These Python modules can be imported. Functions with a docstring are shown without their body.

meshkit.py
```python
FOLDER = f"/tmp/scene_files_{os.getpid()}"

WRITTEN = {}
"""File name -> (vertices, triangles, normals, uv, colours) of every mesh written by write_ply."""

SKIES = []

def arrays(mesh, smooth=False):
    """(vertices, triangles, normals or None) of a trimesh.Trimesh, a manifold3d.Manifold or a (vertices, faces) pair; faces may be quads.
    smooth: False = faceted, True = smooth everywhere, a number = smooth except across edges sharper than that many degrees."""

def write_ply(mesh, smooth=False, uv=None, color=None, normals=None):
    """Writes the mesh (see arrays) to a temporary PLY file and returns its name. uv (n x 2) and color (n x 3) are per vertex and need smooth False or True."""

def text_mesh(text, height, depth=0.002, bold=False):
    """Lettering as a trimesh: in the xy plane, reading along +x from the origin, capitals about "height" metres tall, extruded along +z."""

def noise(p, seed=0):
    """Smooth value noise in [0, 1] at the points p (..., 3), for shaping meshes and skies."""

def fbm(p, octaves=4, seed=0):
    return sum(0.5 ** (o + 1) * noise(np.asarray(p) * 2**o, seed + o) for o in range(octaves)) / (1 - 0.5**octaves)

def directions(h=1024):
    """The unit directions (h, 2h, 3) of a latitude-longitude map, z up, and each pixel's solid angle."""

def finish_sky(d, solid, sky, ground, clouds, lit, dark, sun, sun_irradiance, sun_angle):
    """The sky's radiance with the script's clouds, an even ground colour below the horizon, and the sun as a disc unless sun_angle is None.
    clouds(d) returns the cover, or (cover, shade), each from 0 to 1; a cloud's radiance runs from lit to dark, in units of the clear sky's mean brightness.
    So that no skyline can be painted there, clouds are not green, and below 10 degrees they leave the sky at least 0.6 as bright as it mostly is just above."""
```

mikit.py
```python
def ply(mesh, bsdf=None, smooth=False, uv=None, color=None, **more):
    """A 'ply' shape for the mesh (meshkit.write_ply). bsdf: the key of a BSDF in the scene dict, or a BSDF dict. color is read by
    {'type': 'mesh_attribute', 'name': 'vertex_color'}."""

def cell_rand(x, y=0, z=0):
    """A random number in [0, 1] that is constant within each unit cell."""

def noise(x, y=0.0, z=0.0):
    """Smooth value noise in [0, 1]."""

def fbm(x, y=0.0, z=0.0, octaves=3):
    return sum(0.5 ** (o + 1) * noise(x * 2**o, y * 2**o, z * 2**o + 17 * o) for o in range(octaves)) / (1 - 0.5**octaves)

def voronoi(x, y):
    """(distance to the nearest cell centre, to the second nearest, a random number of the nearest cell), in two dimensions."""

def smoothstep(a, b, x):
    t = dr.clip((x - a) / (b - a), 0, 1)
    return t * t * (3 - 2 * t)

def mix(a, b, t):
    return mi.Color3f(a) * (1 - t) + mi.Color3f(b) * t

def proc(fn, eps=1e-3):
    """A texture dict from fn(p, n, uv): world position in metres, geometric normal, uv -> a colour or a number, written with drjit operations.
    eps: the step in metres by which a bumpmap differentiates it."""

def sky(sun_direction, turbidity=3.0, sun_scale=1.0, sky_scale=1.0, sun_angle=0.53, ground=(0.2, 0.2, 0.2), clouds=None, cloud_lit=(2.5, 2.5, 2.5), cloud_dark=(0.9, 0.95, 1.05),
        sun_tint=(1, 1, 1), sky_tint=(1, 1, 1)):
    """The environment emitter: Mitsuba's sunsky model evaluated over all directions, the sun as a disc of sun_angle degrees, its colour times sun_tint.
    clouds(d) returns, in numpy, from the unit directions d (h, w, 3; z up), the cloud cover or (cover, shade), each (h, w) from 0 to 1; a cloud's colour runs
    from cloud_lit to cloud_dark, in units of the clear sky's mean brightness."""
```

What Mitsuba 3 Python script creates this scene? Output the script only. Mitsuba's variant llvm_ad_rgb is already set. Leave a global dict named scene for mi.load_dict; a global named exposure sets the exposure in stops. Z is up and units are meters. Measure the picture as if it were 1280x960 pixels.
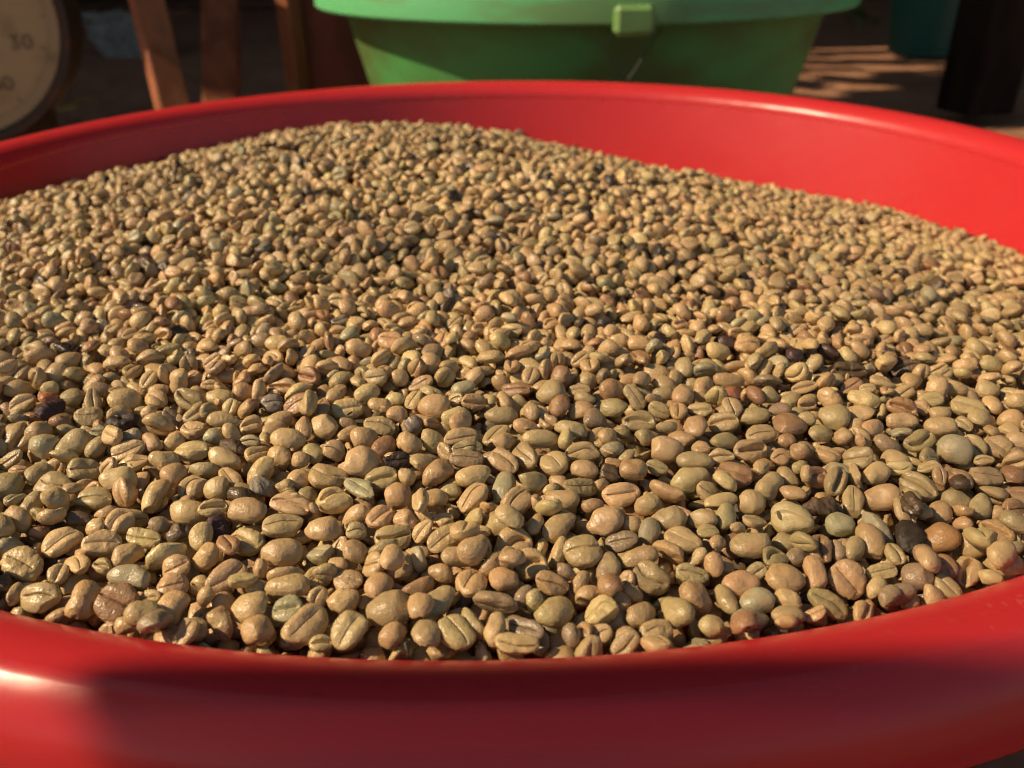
import math
import base64
import zlib
import random
import numpy as np
import trimesh
import mitsuba as mi
import drjit as dr
import mikit
import meshkit
from mikit import noise, fbm, voronoi, cell_rand, smoothstep, mix
from scipy.spatial.transform import Rotation as Rn

T = mi.ScalarTransform4f
scene, labels = {"type": "scene"}, {}
random.seed(7)
PI = math.pi

# ------------------------------------------------------------------ camera, sun, sky, exposure
R = 0.38                      # radius of the basin's rim, metres
RIM = 0.215                   # height of the rim above the ground
EYE = np.array([0.025351, -1.282754, 0.341675]) * R + [0, 0, RIM]
PITCH, ROLL = 0.49764, -0.0110925
FOCAL = 1044.0 / 1280.0       # in widths of the picture
FWD = np.array([0, math.cos(PITCH), -math.sin(PITCH)])
UP0 = np.array([0, math.sin(PITCH), math.cos(PITCH)])
UP = math.cos(ROLL) * UP0 - math.sin(ROLL) * np.array([1.0, 0, 0])
scene["camera"] = {
    "type": "thinlens", "fov": math.degrees(2 * math.atan(0.5 / FOCAL)), "fov_axis": "x",
    "aperture_radius": 0.0011, "focus_distance": 0.238, "near_clip": 0.01, "far_clip": 200.0,
    "to_world": T().look_at(origin=EYE.tolist(), target=(EYE + FWD).tolist(), up=UP.tolist()),
}
SUN_UP, SUN_TURN = math.radians(40), math.radians(-8)       # from the left, a little in front
SUN = [-math.cos(SUN_UP) * math.cos(SUN_TURN), math.cos(SUN_UP) * math.sin(SUN_TURN), math.sin(SUN_UP)]
scene["sky"] = mikit.sky(SUN, turbidity=3, sun_tint=(1.0, 0.95, 0.86), sky_scale=0.95, sky_tint=(1.0, 0.86, 0.68), ground=(0.16, 0.11, 0.07))
exposure = 2.0

# ------------------------------------------------------------------ materials
def plastic(rgb, rough, amount, size, spec=0.5):
    return {"type": "twosided", "bsdf": {"type": "bumpmap", "arbitrary": mikit.proc(lambda p, n, uv: fbm(p.x * size, p.y * size, p.z * size) * amount, eps=0.3 / size), "scale": 1.0,
            "bsdf": {"type": "principled", "base_color": {"type": "rgb", "value": list(rgb)}, "roughness": rough, "specular": spec}}}


def stained(a, b, size, lo, hi, rough, spec=0.4, squash=(1, 1, 1)):
    sx, sy, sz = (size * s for s in squash)
    return {"type": "twosided", "bsdf": {"type": "principled", "base_color": mikit.proc(lambda p, n, uv: mix(a, b, smoothstep(lo, hi, fbm(p.x * sx, p.y * sy, p.z * sz, 4)))), "roughness": rough, "specular": spec}}


def wrinkle(p, k):
    return 1 - dr.abs(2 * noise(p.x * k, p.y * k, p.z * k) - 1)


scene["bean_skin"] = {"type": "bumpmap", "arbitrary": mikit.proc(lambda p, n, uv: wrinkle(p, 800) * 0.00010 + wrinkle(p, 1900) * 0.00008 + noise(p.x * 4200, p.y * 4200, p.z * 4200) * 0.00005, eps=5e-5), "scale": 1.0,
                      "bsdf": {"type": "principled", "base_color": {"type": "mesh_attribute", "name": "vertex_color"}, "roughness": mikit.proc(lambda p, n, uv: 0.28 + 0.22 * noise(p.x * 420, p.y * 420, p.z * 420)), "specular": 0.55}}
scene["husk_skin"] = {**scene["bean_skin"], "bsdf": {**scene["bean_skin"]["bsdf"], "roughness": 0.55, "specular": 0.35}}
scene["red_plastic"] = {"type": "twosided", "bsdf": {"type": "bumpmap", "arbitrary": mikit.proc(lambda p, n, uv: fbm(p.x * 60, p.y * 60, p.z * 60) * 0.00035 + smoothstep(0.80, 0.95, noise(p.x * 90, p.y * 1400, p.z * 700)) * 0.00002, eps=0.0006), "scale": 1.0,
                        "bsdf": {"type": "principled", "base_color": mikit.proc(lambda p, n, uv: mix((0.455, 0.024, 0.028), (0.42, 0.13, 0.10), smoothstep(0.72, 0.9, noise(p.x * 900, p.y * 900, p.z * 900)) * smoothstep(0.45, 0.7, fbm(p.x * 14, p.y * 14, p.z * 14)) * 0.6)),
                                 "roughness": mikit.proc(lambda p, n, uv: 0.22 + 0.16 * fbm(p.x * 25, p.y * 25, p.z * 25)), "specular": 0.4}}}
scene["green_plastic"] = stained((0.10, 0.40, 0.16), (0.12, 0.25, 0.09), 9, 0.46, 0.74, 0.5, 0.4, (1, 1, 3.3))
scene["green_body_shaded"] = stained((0.065, 0.27, 0.075), (0.075, 0.125, 0.035), 7, 0.40, 0.72, 0.5, 0.4, (1, 1, 1.6))  # same tub plastic, coloured darker and browner for the shade under the rim
scene["green_tab"] = {"type": "principled", "base_color": mikit.proc(lambda p, n, uv: mix((0.16, 0.34, 0.10), (0.12, 0.2, 0.06), fbm(p.x * 60, p.y * 60, p.z * 60))), "roughness": 0.5}
scene["teal_plastic"] = plastic((0.015, 0.085, 0.065), 0.45, 0.0003, 60)
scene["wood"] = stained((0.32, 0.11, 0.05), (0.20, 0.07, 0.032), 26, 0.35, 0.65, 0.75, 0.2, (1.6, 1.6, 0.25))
scene["dark_wood"] = stained((0.075, 0.036, 0.02), (0.045, 0.022, 0.013), 20, 0.35, 0.65, 0.8, 0.2, (1.5, 1.5, 0.25))
scene["old_wood"] = stained((0.022, 0.014, 0.010), (0.012, 0.008, 0.006), 20, 0.35, 0.65, 0.9, 0.1, (1.5, 1.5, 0.25))
scene["red_wood"] = stained((0.22, 0.055, 0.032), (0.13, 0.036, 0.022), 16, 0.35, 0.65, 0.7, 0.25, (1, 1, 0.3))
scene["earth"] = {"type": "bumpmap", "arbitrary": mikit.proc(lambda p, n, uv: fbm(p.x * 25, p.y * 25, 0, 4) * 0.02, eps=0.004), "scale": 1.0,
                  "bsdf": {"type": "principled", "base_color": mikit.proc(lambda p, n, uv: mix((0.17, 0.085, 0.05), (0.27, 0.145, 0.09), fbm(p.x * 7, p.y * 7, 0, 4))), "roughness": 0.95, "specular": 0.1}}
scene["dial_paint"] = stained((0.43, 0.32, 0.165), (0.27, 0.185, 0.09), 22, 0.48, 0.75, 0.5)
scene["dial_ink"] = {"type": "principled", "base_color": {"type": "rgb", "value": [0.055, 0.046, 0.035]}, "roughness": 0.6}
scene["dark_metal"] = stained((0.045, 0.03, 0.022), (0.09, 0.035, 0.018), 30, 0.5, 0.7, 0.5)
scene["wire_metal"] = {"type": "principled", "base_color": {"type": "rgb", "value": [0.018, 0.014, 0.011]}, "roughness": 0.5}
scene["tin"] = stained((0.13, 0.11, 0.10), (0.12, 0.06, 0.035), 3, 0.45, 0.7, 0.6)
scene["sheet"] = {"type": "twosided", "bsdf": {"type": "principled", "base_color": {"type": "rgb", "value": [0.20, 0.19, 0.165]}, "roughness": 0.3, "specular": 0.6}}
scene["leaf"] = {"type": "twosided", "bsdf": {"type": "principled", "base_color": {"type": "rgb", "value": [0.07, 0.12, 0.03]}, "roughness": 0.45}}
scene["mud_wall"] = stained((0.07, 0.036, 0.022), (0.045, 0.024, 0.016), 4, 0.4, 0.65, 0.95, 0.1)


# ------------------------------------------------------------------ helpers
def numbered(name):
    if name not in scene and name not in labels:
        return name
    k = 1
    while f"{name}_{k:03d}" in scene or f"{name}_{k:03d}" in labels:
        k += 1
    return f"{name}_{k:03d}"


def thing(name, label, category, group=None):
    key = numbered(name)
    labels[key] = {"label": label, "category": category}
    if group:
        labels[key]["group"] = group
    return key


def put(name, mesh, mat, parent=None, smooth=30, **more):
    key = numbered(f"{parent}__{name}" if parent else name)
    scene[key] = mikit.ply(mesh, mat, smooth=smooth, **more)
    return key


def box(x, y, z, at=(0, 0, 0), turn=0.0, tilt=0.0, lean=0.0, bevel=0.004):
    """A box of this size with chamfered edges, its centre at AT; TURN about z, TILT about y, LEAN about x, in degrees."""
    e = min(bevel, x / 3, y / 3, z / 3)
    pts = [(sx * (x / 2 - e * (k != 0)), sy * (y / 2 - e * (k != 1)), sz * (z / 2 - e * (k != 2))) for k in range(3) for sx in (-1, 1) for sy in (-1, 1) for sz in (-1, 1)]
    m = trimesh.convex.convex_hull(np.array(pts))
    m.apply_transform(trimesh.transformations.euler_matrix(math.radians(lean), math.radians(tilt), math.radians(turn)))
    m.apply_translation(at)
    return m


def lathe(profile, n=256, at=(0, 0, 0)):
    p = np.asarray(profile, float)
    a = np.linspace(0, 2 * PI, n, endpoint=False)
    v = np.stack([p[None, :, 0] * np.cos(a)[:, None], p[None, :, 0] * np.sin(a)[:, None], np.broadcast_to(p[None, :, 1], (n, len(p)))], -1).reshape(-1, 3) + np.asarray(at)
    i, j = np.meshgrid(np.arange(n), np.arange(len(p) - 1), indexing="ij")
    a0, a1, b0, b1 = i * len(p) + j, i * len(p) + j + 1, ((i + 1) % n) * len(p) + j, ((i + 1) % n) * len(p) + j + 1
    f = np.concatenate([np.stack([a0, b0, b1], -1).reshape(-1, 3), np.stack([a0, b1, a1], -1).reshape(-1, 3)])
    m = trimesh.Trimesh(v, f, process=False)
    m.update_faces(m.nondegenerate_faces())
    return m


def tube(path, r, n=10):
    path = np.asarray(path, float)
    t = np.gradient(path, axis=0)
    t /= np.linalg.norm(t, axis=1, keepdims=True)
    u = np.cross(t, [0.31, 0.2, 0.93])
    u /= np.linalg.norm(u, axis=1, keepdims=True)
    w = np.cross(t, u)
    a = np.linspace(0, 2 * PI, n, endpoint=False)
    v = (path[:, None] + r * (np.cos(a)[None, :, None] * u[:, None] + np.sin(a)[None, :, None] * w[:, None])).reshape(-1, 3)
    f = []
    for i in range(len(path) - 1):
        for j in range(n):
            k = (j + 1) % n
            f += [[i * n + j, i * n + k, (i + 1) * n + k], [i * n + j, (i + 1) * n + k, (i + 1) * n + j]]
    c0, c1 = len(v), len(v) + 1
    f += [[c0, (j + 1) % n, j] for j in range(n)] + [[c1, (len(path) - 1) * n + j, (len(path) - 1) * n + (j + 1) % n] for j in range(n)]
    return trimesh.Trimesh(np.vstack([v, path[:1], path[-1:]]), f, process=False)


# ------------------------------------------------------------------ the setting
g = np.linspace(-1, 1, 121)
gx, gy = np.meshgrid(np.sign(g) * np.abs(g) ** 3 * 60, np.sign(g) * np.abs(g) ** 3 * 60, indexing="ij")
gz = (meshkit.fbm(np.stack([gx * 1.3, gy * 1.3, gx * 0], -1), 4) - 0.5) * 0.05 - 0.03
gz = np.where(np.hypot(gx, gy) < 0.75, -0.012, gz)
i, j = np.meshgrid(np.arange(120), np.arange(120), indexing="ij")
q = np.stack([i * 121 + j, (i + 1) * 121 + j, (i + 1) * 121 + j + 1, i * 121 + j + 1], -1).reshape(-1, 4)
put("ground", (np.stack([gx, gy, gz], -1).reshape(-1, 3), q), "earth", smooth=True)
labels["ground"] = {"label": "trodden red brown earth floor with streaks of sunlight", "kind": "structure"}

# the shed behind: mud walls; unseen roof and left planks added to shape the light
shed = thing("shed", "dark open shed behind the basin, its unseen tin roof and planks added for shade", "shed")
ROOF_Y0, ROOF_Y1 = 0.92, 5.2
SUN_SLOT = (-2.10, -1.34)                                            # unseen roof opening and loose boards, added to throw the sun streaks
yc, yd = (ROOF_Y0 + ROOF_Y1) / 2, ROOF_Y1 - ROOF_Y0
roof = put("roof", trimesh.util.concatenate([box(SUN_SLOT[0] + 4.5, yd, 0.03, ((SUN_SLOT[0] - 4.5) / 2, yc, 2.30)), box(4.9 - SUN_SLOT[1], yd, 0.03, ((SUN_SLOT[1] + 4.9) / 2, yc, 2.30))]), "tin", shed)
for part in range(4):                                           # four short runs of boards, so that the light falls in broken streaks
    y, bw = ROOF_Y0, (SUN_SLOT[1] - SUN_SLOT[0]) / 4
    while y < ROOF_Y1 - 0.05:
        loose = 1.28 < y < 2.25
        wide, slit = (random.uniform(0.05, 0.19), random.uniform(0.02, 0.12)) if loose else (random.uniform(0.32, 0.45), 0)
        put("board", box(bw + (0.0 if loose else 0.06), wide, 0.02, (SUN_SLOT[0] + bw * (part + 0.5), y + wide / 2, 2.327 + 0.003 * part), turn=random.uniform(-28, 18) if loose else 0), "dark_wood", roof)
        y += wide + slit
put("back_wall", box(9.0, 0.12, 2.27, (0.2, 5.0, 1.12)), "mud_wall", shed)
put("side_wall", box(0.12, 3.7, 2.27, (4.6, 3.1, 1.12)), "mud_wall", shed)
for k in range(17):
    put("plank", box(0.03, 0.222 + 0.004 * random.random(), 2.26, (-4.2, 1.18 + k * 0.228 + random.uniform(-0.01, 0.01), 1.11), tilt=random.uniform(-0.4, 0.4)), "dark_wood", shed)

# ------------------------------------------------------------------ the red basin
NECK, TAPER = 0.94 * R, math.tan(math.radians(14))


def wall_r(z):
    return NECK + (z + 0.035 * R) * TAPER


prof = []
for k in range(25):                                             # over the rolled lip, inside to outside: a round shoulder, a ridge, an outer slope
    a = PI - PI / 2 * k / 24
    prof.append((0.984 * R + 0.044 * R * math.cos(a), -0.035 * R + 0.035 * R * math.sin(a)))
for k in range(9):
    a = math.radians(88 - 28 * k / 8)
    prof.append((0.987 * R + 0.018 * R * math.cos(a), -0.0180 * R + 0.018 * R * math.sin(a)))
for k in range(1, 17):
    a = math.radians(60 - 82 * k / 16)
    prof.append((0.9705 * R + 0.051 * R * math.cos(a), -0.0466 * R + 0.051 * R * math.sin(a)))
lip_out = [(1.0165 * R, -0.070 * R), (1.013 * R, -0.0735 * R), (1.008 * R, -0.071 * R)]
lip_in = [(1.011 * R, -0.050 * R), (1.002 * R, -0.029 * R), (0.985 * R, -0.014 * R), (0.964 * R, -0.022 * R), (0.953 * R, -0.04 * R)]
basin = thing("red_basin", "wide red plastic basin with a rolled rim, full of coffee beans", "basin")
put("rim", lathe([(x, z + RIM) for x, z in prof + lip_out + lip_in + [(0.944 * R, -0.045 * R)]][::-1], 360), "red_plastic", basin, smooth=40)
zb = -RIM + 0.004
side = [(wall_r(z) - 0.0006, z + RIM) for z in np.linspace(-0.0345 * R, zb + 0.03, 14)]
side += [(wall_r(zb) - 0.03 * (1 - math.cos(a)), RIM + zb + 0.03 * (1 - math.sin(a))) for a in np.linspace(0.2, PI / 2, 7)] + [(0.001, RIM + zb)]
outer = [(0.001, RIM + zb - 0.004), (wall_r(zb) - 0.02, RIM + zb - 0.004), (wall_r(zb) + 0.002, RIM + zb + 0.02), (NECK + 0.002, RIM - 0.045 * R)]
put("bowl", lathe((side + outer)[::-1], 360), "red_plastic", basin, smooth=40)

# ------------------------------------------------------------------ the green tub
tub_at = np.array([0.0096 + 0.106, -0.4875 + 1.316])
GR = 0.375
tub = thing("green_tub", "green plastic tub with a wide rim and a side tab behind the basin", "tub")
rimp = [(0.338, 0.262), (0.360, 0.258), (GR - 0.002, 0.2565), (GR, 0.259), (GR - 0.001, 0.285), (GR - 0.006, 0.291), (0.345, 0.294), (0.333, 0.288), (0.330, 0.262)]
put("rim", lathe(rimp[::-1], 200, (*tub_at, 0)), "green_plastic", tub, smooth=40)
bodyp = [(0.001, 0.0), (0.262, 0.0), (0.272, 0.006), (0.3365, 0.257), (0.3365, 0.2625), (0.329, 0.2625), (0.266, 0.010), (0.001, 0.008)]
put("body", lathe(bodyp, 200, (*tub_at, 0)), "green_body_shaded", tub, smooth=40)
ta = math.radians(-90 + 3.6)
tdir = np.array([math.cos(ta), math.sin(ta)])
tp = tub_at + tdir * (GR + 0.006)
tab = put("tab", box(0.042, 0.015, 0.030, (*tp, 0.262), turn=3.6, bevel=0.005), "green_tab", tub)
w = []
for k in range(25):                                             # a bent wire hung behind the tab, its ends hooked into the rim
    t = k / 24 * 2 - 1
    w.append((tp[0] - 0.004 + 0.034 * t - 0.012 * t * (1 - t * t), tp[1] + 0.006 - 0.004 * (1 - t * t), 0.249 - 0.046 * (1 - abs(t) ** 1.6) + 0.004 * t))
put("wire_loop", tube(w, 0.0010), "wire_metal", tub, smooth=60)


# ------------------------------------------------------------------ the weighing scale on the left
def on_ray(px, py, dist):
    """The point at this distance in front of the lens that the photograph shows at pixel px, py of 1280 x 960."""
    x, y = (px - 640) / 1044.0, (480 - py) / 1044.0
    right = np.cross(FWD, UP)
    return EYE + dist * (FWD + x * right + y * UP)


scale = thing("weighing_scale", "round dial weighing scale with a grimy cream face at the left edge", "scale")
c = on_ray(-86, 24, 1.20)
DR = 0.182


def facing(m, at):
    """Turns a mesh built in the xy plane (face towards +z) to look at the camera side and stands it at AT."""
    m.apply_transform(np.array([[1, 0, 0, 0], [0, 0, -1, 0], [0, 1, 0, 0], [0, 0, 0, 1.0]]))
    m.apply_transform(trimesh.transformations.rotation_matrix(math.radians(17), [0, 0, 1]))
    m.apply_translation(at)
    return m


put("case", facing(lathe([(0.001, -0.14), (DR * 0.93, -0.14), (DR, -0.12), (DR, 0.008), (DR * 0.985, 0.014), (DR * 0.93, 0.014), (DR * 0.915, 0.004), (DR * 0.905, -0.004), (0.001, -0.004)], 96), c), "dark_metal", scale)
dial = put("dial", facing(lathe([(DR * 0.902, 0.0), (0.001, 0.0008)], 96), c), "dial_paint", scale)
for num in (10, 20, 30, 40, 50):
    a = math.radians(90 - num * 3.6)
    m = meshkit.text_mesh(str(num), 0.019, 0.0006)
    m.apply_translation([-(m.bounds[0][0] + m.bounds[1][0]) / 2, -0.0095, 0.0012])
    m.apply_translation([0.113 * math.cos(a), 0.113 * math.sin(a), 0])
    put("number", facing(m, c), "dial_ink", dial, smooth=False)
ticks = []
for k in range(100):
    a = math.radians(90 - k * 3.6)
    L = 0.014 if k % 10 == 0 else 0.009 if k % 5 == 0 else 0.006
    m = box(L, 0.0009 if k % 5 else 0.0016, 0.0006, bevel=0.0001)
    m.apply_translation([0.152 - L / 2, 0, 0.0012])
    m.apply_transform(trimesh.transformations.rotation_matrix(a, [0, 0, 1]))
    ticks.append(m)
key = put("scale_marks", facing(trimesh.util.concatenate(ticks), c), "dial_ink", dial, smooth=False)
m = box(0.11, 0.005, 0.0015, (0.045, 0, 0.004), bevel=0.0004)
m.apply_transform(trimesh.transformations.rotation_matrix(math.radians(90), [0, 0, 1]))
put("pointer", facing(m, c), "dial_ink", dial, smooth=False)
put("stand", box(0.21, 0.22, c[2] + 0.12, (c[0] - 0.055, c[1] + 0.115, (c[2] + 0.12) / 2 - 0.005), turn=17), "dark_metal", scale)  # unseen housing made tall and deep to shade the trestle leg
put("pan", lathe([(0.001, 0.0), (0.20, 0.0), (0.215, 0.02), (0.211, 0.02), (0.198, 0.006), (0.001, 0.006)], 64, (c[0] - 0.02, c[1] + 0.07, c[2] + DR + 0.05)), "dark_metal", scale)
put("neck", box(0.05, 0.05, 0.06, (c[0] - 0.02, c[1] + 0.07, c[2] + DR + 0.022), turn=17), "dark_metal", scale)


# ------------------------------------------------------------------ brown wooden furniture in the shade
def strut(a, b, wx, wy, turn=0.0):
    """A squared timber from a to b; TURN about its own length, in degrees."""
    a, b = np.asarray(a, float), np.asarray(b, float)
    L = np.linalg.norm(b - a)
    z = (b - a) / L
    x = np.cross([-math.sin(math.radians(turn)), math.cos(math.radians(turn)), 0.0], z)
    x /= np.linalg.norm(x)
    m = box(wx, wy, L, bevel=0.003)
    m.apply_transform(np.block([[np.stack([x, np.cross(z, x), z], 1), (a + b)[:, None] / 2], [np.zeros((1, 3)), np.ones((1, 1))]]))
    return m


def post(holder, name, px0, py0, px1, py1, dist, wpx, deep, mat, turn=0.0, top=0.62):
    """A wooden member seen between the two pixels at this distance, carried down to the ground and up."""
    a, b = on_ray(px0, py0, dist), on_ray(px1, py1, dist * 0.99)
    d = (b - a) / (b[2] - a[2])
    lo, hi = a + d * (-0.01 - a[2]), a + d * (top - a[2])
    put(name, strut(lo, hi, wpx / 1044 * dist, deep, turn), mat, holder)
    return lo, hi


trestle = thing("wooden_trestle", "brown wooden trestle with a slanted leg right of the dial scale", "trestle")
lo, hi = post(trestle, "leg", 183, 0, 215, 130, 1.16, 38, 0.03, "wood", 34)
lo2, hi2 = post(trestle, "leg", 276, 0, 277, 100, 1.75, 42, 0.05, "wood", 10)
put("rail", strut(hi + (hi - hi2) * 0.04 + [0, 0, -0.02], hi2 + [0, 0, -0.02], 0.05, 0.04), "dark_wood", trestle)
board = thing("wooden_board", "dark red brown wooden board on edge left of the green tub", "board")
p = on_ray(420, 55, 1.50)
put("panel", box(0.150, 0.024, 0.56, (p[0], p[1], 0.275), turn=6, bevel=0.003), "red_wood", board)
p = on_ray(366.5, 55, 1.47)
put("sunlit_edge", box(0.031, 0.034, 0.60, (p[0], p[1], 0.295), turn=-30, bevel=0.003), "wood", board)  # lighter wood strip stands in for the sunlit left face of the board

dpost = thing("dark_post", "thick dark wooden post at the right edge behind the basin", "post")
p = on_ray(1236, 60, 1.75)
put("shaft", box(0.115, 0.11, 2.30, (p[0], p[1], 1.14), turn=14, bevel=0.006), "old_wood", dpost)

barrel = thing("teal_bucket", "dark teal plastic bucket standing in the shade left of the dark post", "bucket")
p = on_ray(1160, 40, 2.1)
zt = 0.45
bl = on_ray(1160, 74, 2.1)[2]
put("body", lathe([(0.001, bl), (0.050, bl), (0.068, bl + 0.004), (0.082, bl + 0.014), (0.091, bl + 0.032), (0.125, bl + 0.36), (0.121, bl + 0.36), (0.086, bl + 0.014), (0.001, bl + 0.012)], 64, (p[0], p[1], 0)), "teal_plastic", barrel)
put("rim", lathe([(0.1255, bl + 0.335), (0.134, bl + 0.338), (0.134, bl + 0.362), (0.1215, bl + 0.364), (0.1215, bl + 0.361), (0.1255, bl + 0.36)], 64, (p[0], p[1], 0)), "teal_plastic", barrel)

sheet = thing("plastic_sheet", "crumpled grey plastic sheet hanging in the dark behind the trestle", "sheet")
u, v = np.meshgrid(np.linspace(0, 1, 50), np.linspace(0, 1, 40), indexing="ij")
c0, cx, cy = on_ray(92, 14, 2.9), on_ray(190, 16, 2.9), on_ray(135, 88, 2.9)
fold = meshkit.fbm(np.stack([u * 7 + v * 2, v * 3, 0 * u], -1), 4, 3) - 0.5
sv = c0 + u[..., None] * (cx - c0) + v[..., None] * (cy - c0) * (0.75 + 0.3 * u[..., None]) + fold[..., None] * np.array([0.01, 0.12, 0.02])
i, j = np.meshgrid(np.arange(49), np.arange(39), indexing="ij")
sf = np.stack([i * 40 + j, (i + 1) * 40 + j, (i + 1) * 40 + j + 1, i * 40 + j + 1], -1).reshape(-1, 4)
put("film", (sv.reshape(-1, 3), sf), "sheet", sheet, smooth=True)
put("pole", tube([c0 + [-0.2, 0.05, 0.01], cx + [0.5, 0.05, 0.01]], 0.012), "dark_wood", sheet)


def leaf_mesh(length, width, curl, n=9):
    t = np.linspace(0, 1, n)
    half = width / 2 * np.sin(PI * np.clip(t, 0.02, 0.985) ** 0.8)
    v = np.concatenate([np.stack([t * length, s * half, curl * length * (t - 0.5) ** 2 + 0.25 * abs(s) * half], 1) for s in (-1, 0, 1)])
    f = [[r * n + k, r * n + k + 1, (r + 1) * n + k + 1, (r + 1) * n + k] for r in (0, 1) for k in range(n - 1)]
    return trimesh.Trimesh(v, np.array([[q[0], q[1], q[2]] for q in f] + [[q[0], q[2], q[3]] for q in f]), process=False)


def placed(m, at, turn, tilt=0.0, roll=0.0):
    m.apply_transform(trimesh.transformations.euler_matrix(roll, tilt, turn))
    m.apply_translation(at)
    return m


scene["dry_leaf_skin"] = stained((0.30, 0.20, 0.06), (0.17, 0.09, 0.03), 60, 0.4, 0.6, 0.6)
for k, (px, py, turn, text) in enumerate(((88, 133, 0.3, "yellow dry leaf on the ground below the dial scale, farther of two"), (72, 147, 0.9, "yellow dry leaf on the ground below the dial scale, nearer of two"))):
    d = on_ray(px, py, 1.0) - EYE
    p = EYE + d * (EYE[2] / -d[2]) * 0.985
    key = put("dry_leaf", placed(leaf_mesh(0.13, 0.05, 0.25), (p[0] - 0.05, p[1], p[2] - 0.004), turn, -0.1), "dry_leaf_skin", smooth=True)
    labels[key] = {"label": text, "category": "leaf"}

weed = thing("weed", "small pale leafed weed in a fleck of sun between tub and bucket", "plant")
p = on_ray(1074, 30, 3.35)
for k in range(9):
    a = k * 2.4
    put("leaf", placed(leaf_mesh(0.07, 0.04, -0.5), (p[0] + 0.055 * math.cos(a) * (k % 3) / 2, p[1] + 0.03 * math.sin(a), p[2] + 0.012 * (k % 4)), a, -0.35), "leaf", weed, smooth=True)
put("stem", tube([(p[0], p[1], -0.03), (p[0] + 0.005, p[1], 0.04), (p[0], p[1], p[2] + 0.02)], 0.004), "leaf", weed)

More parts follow.
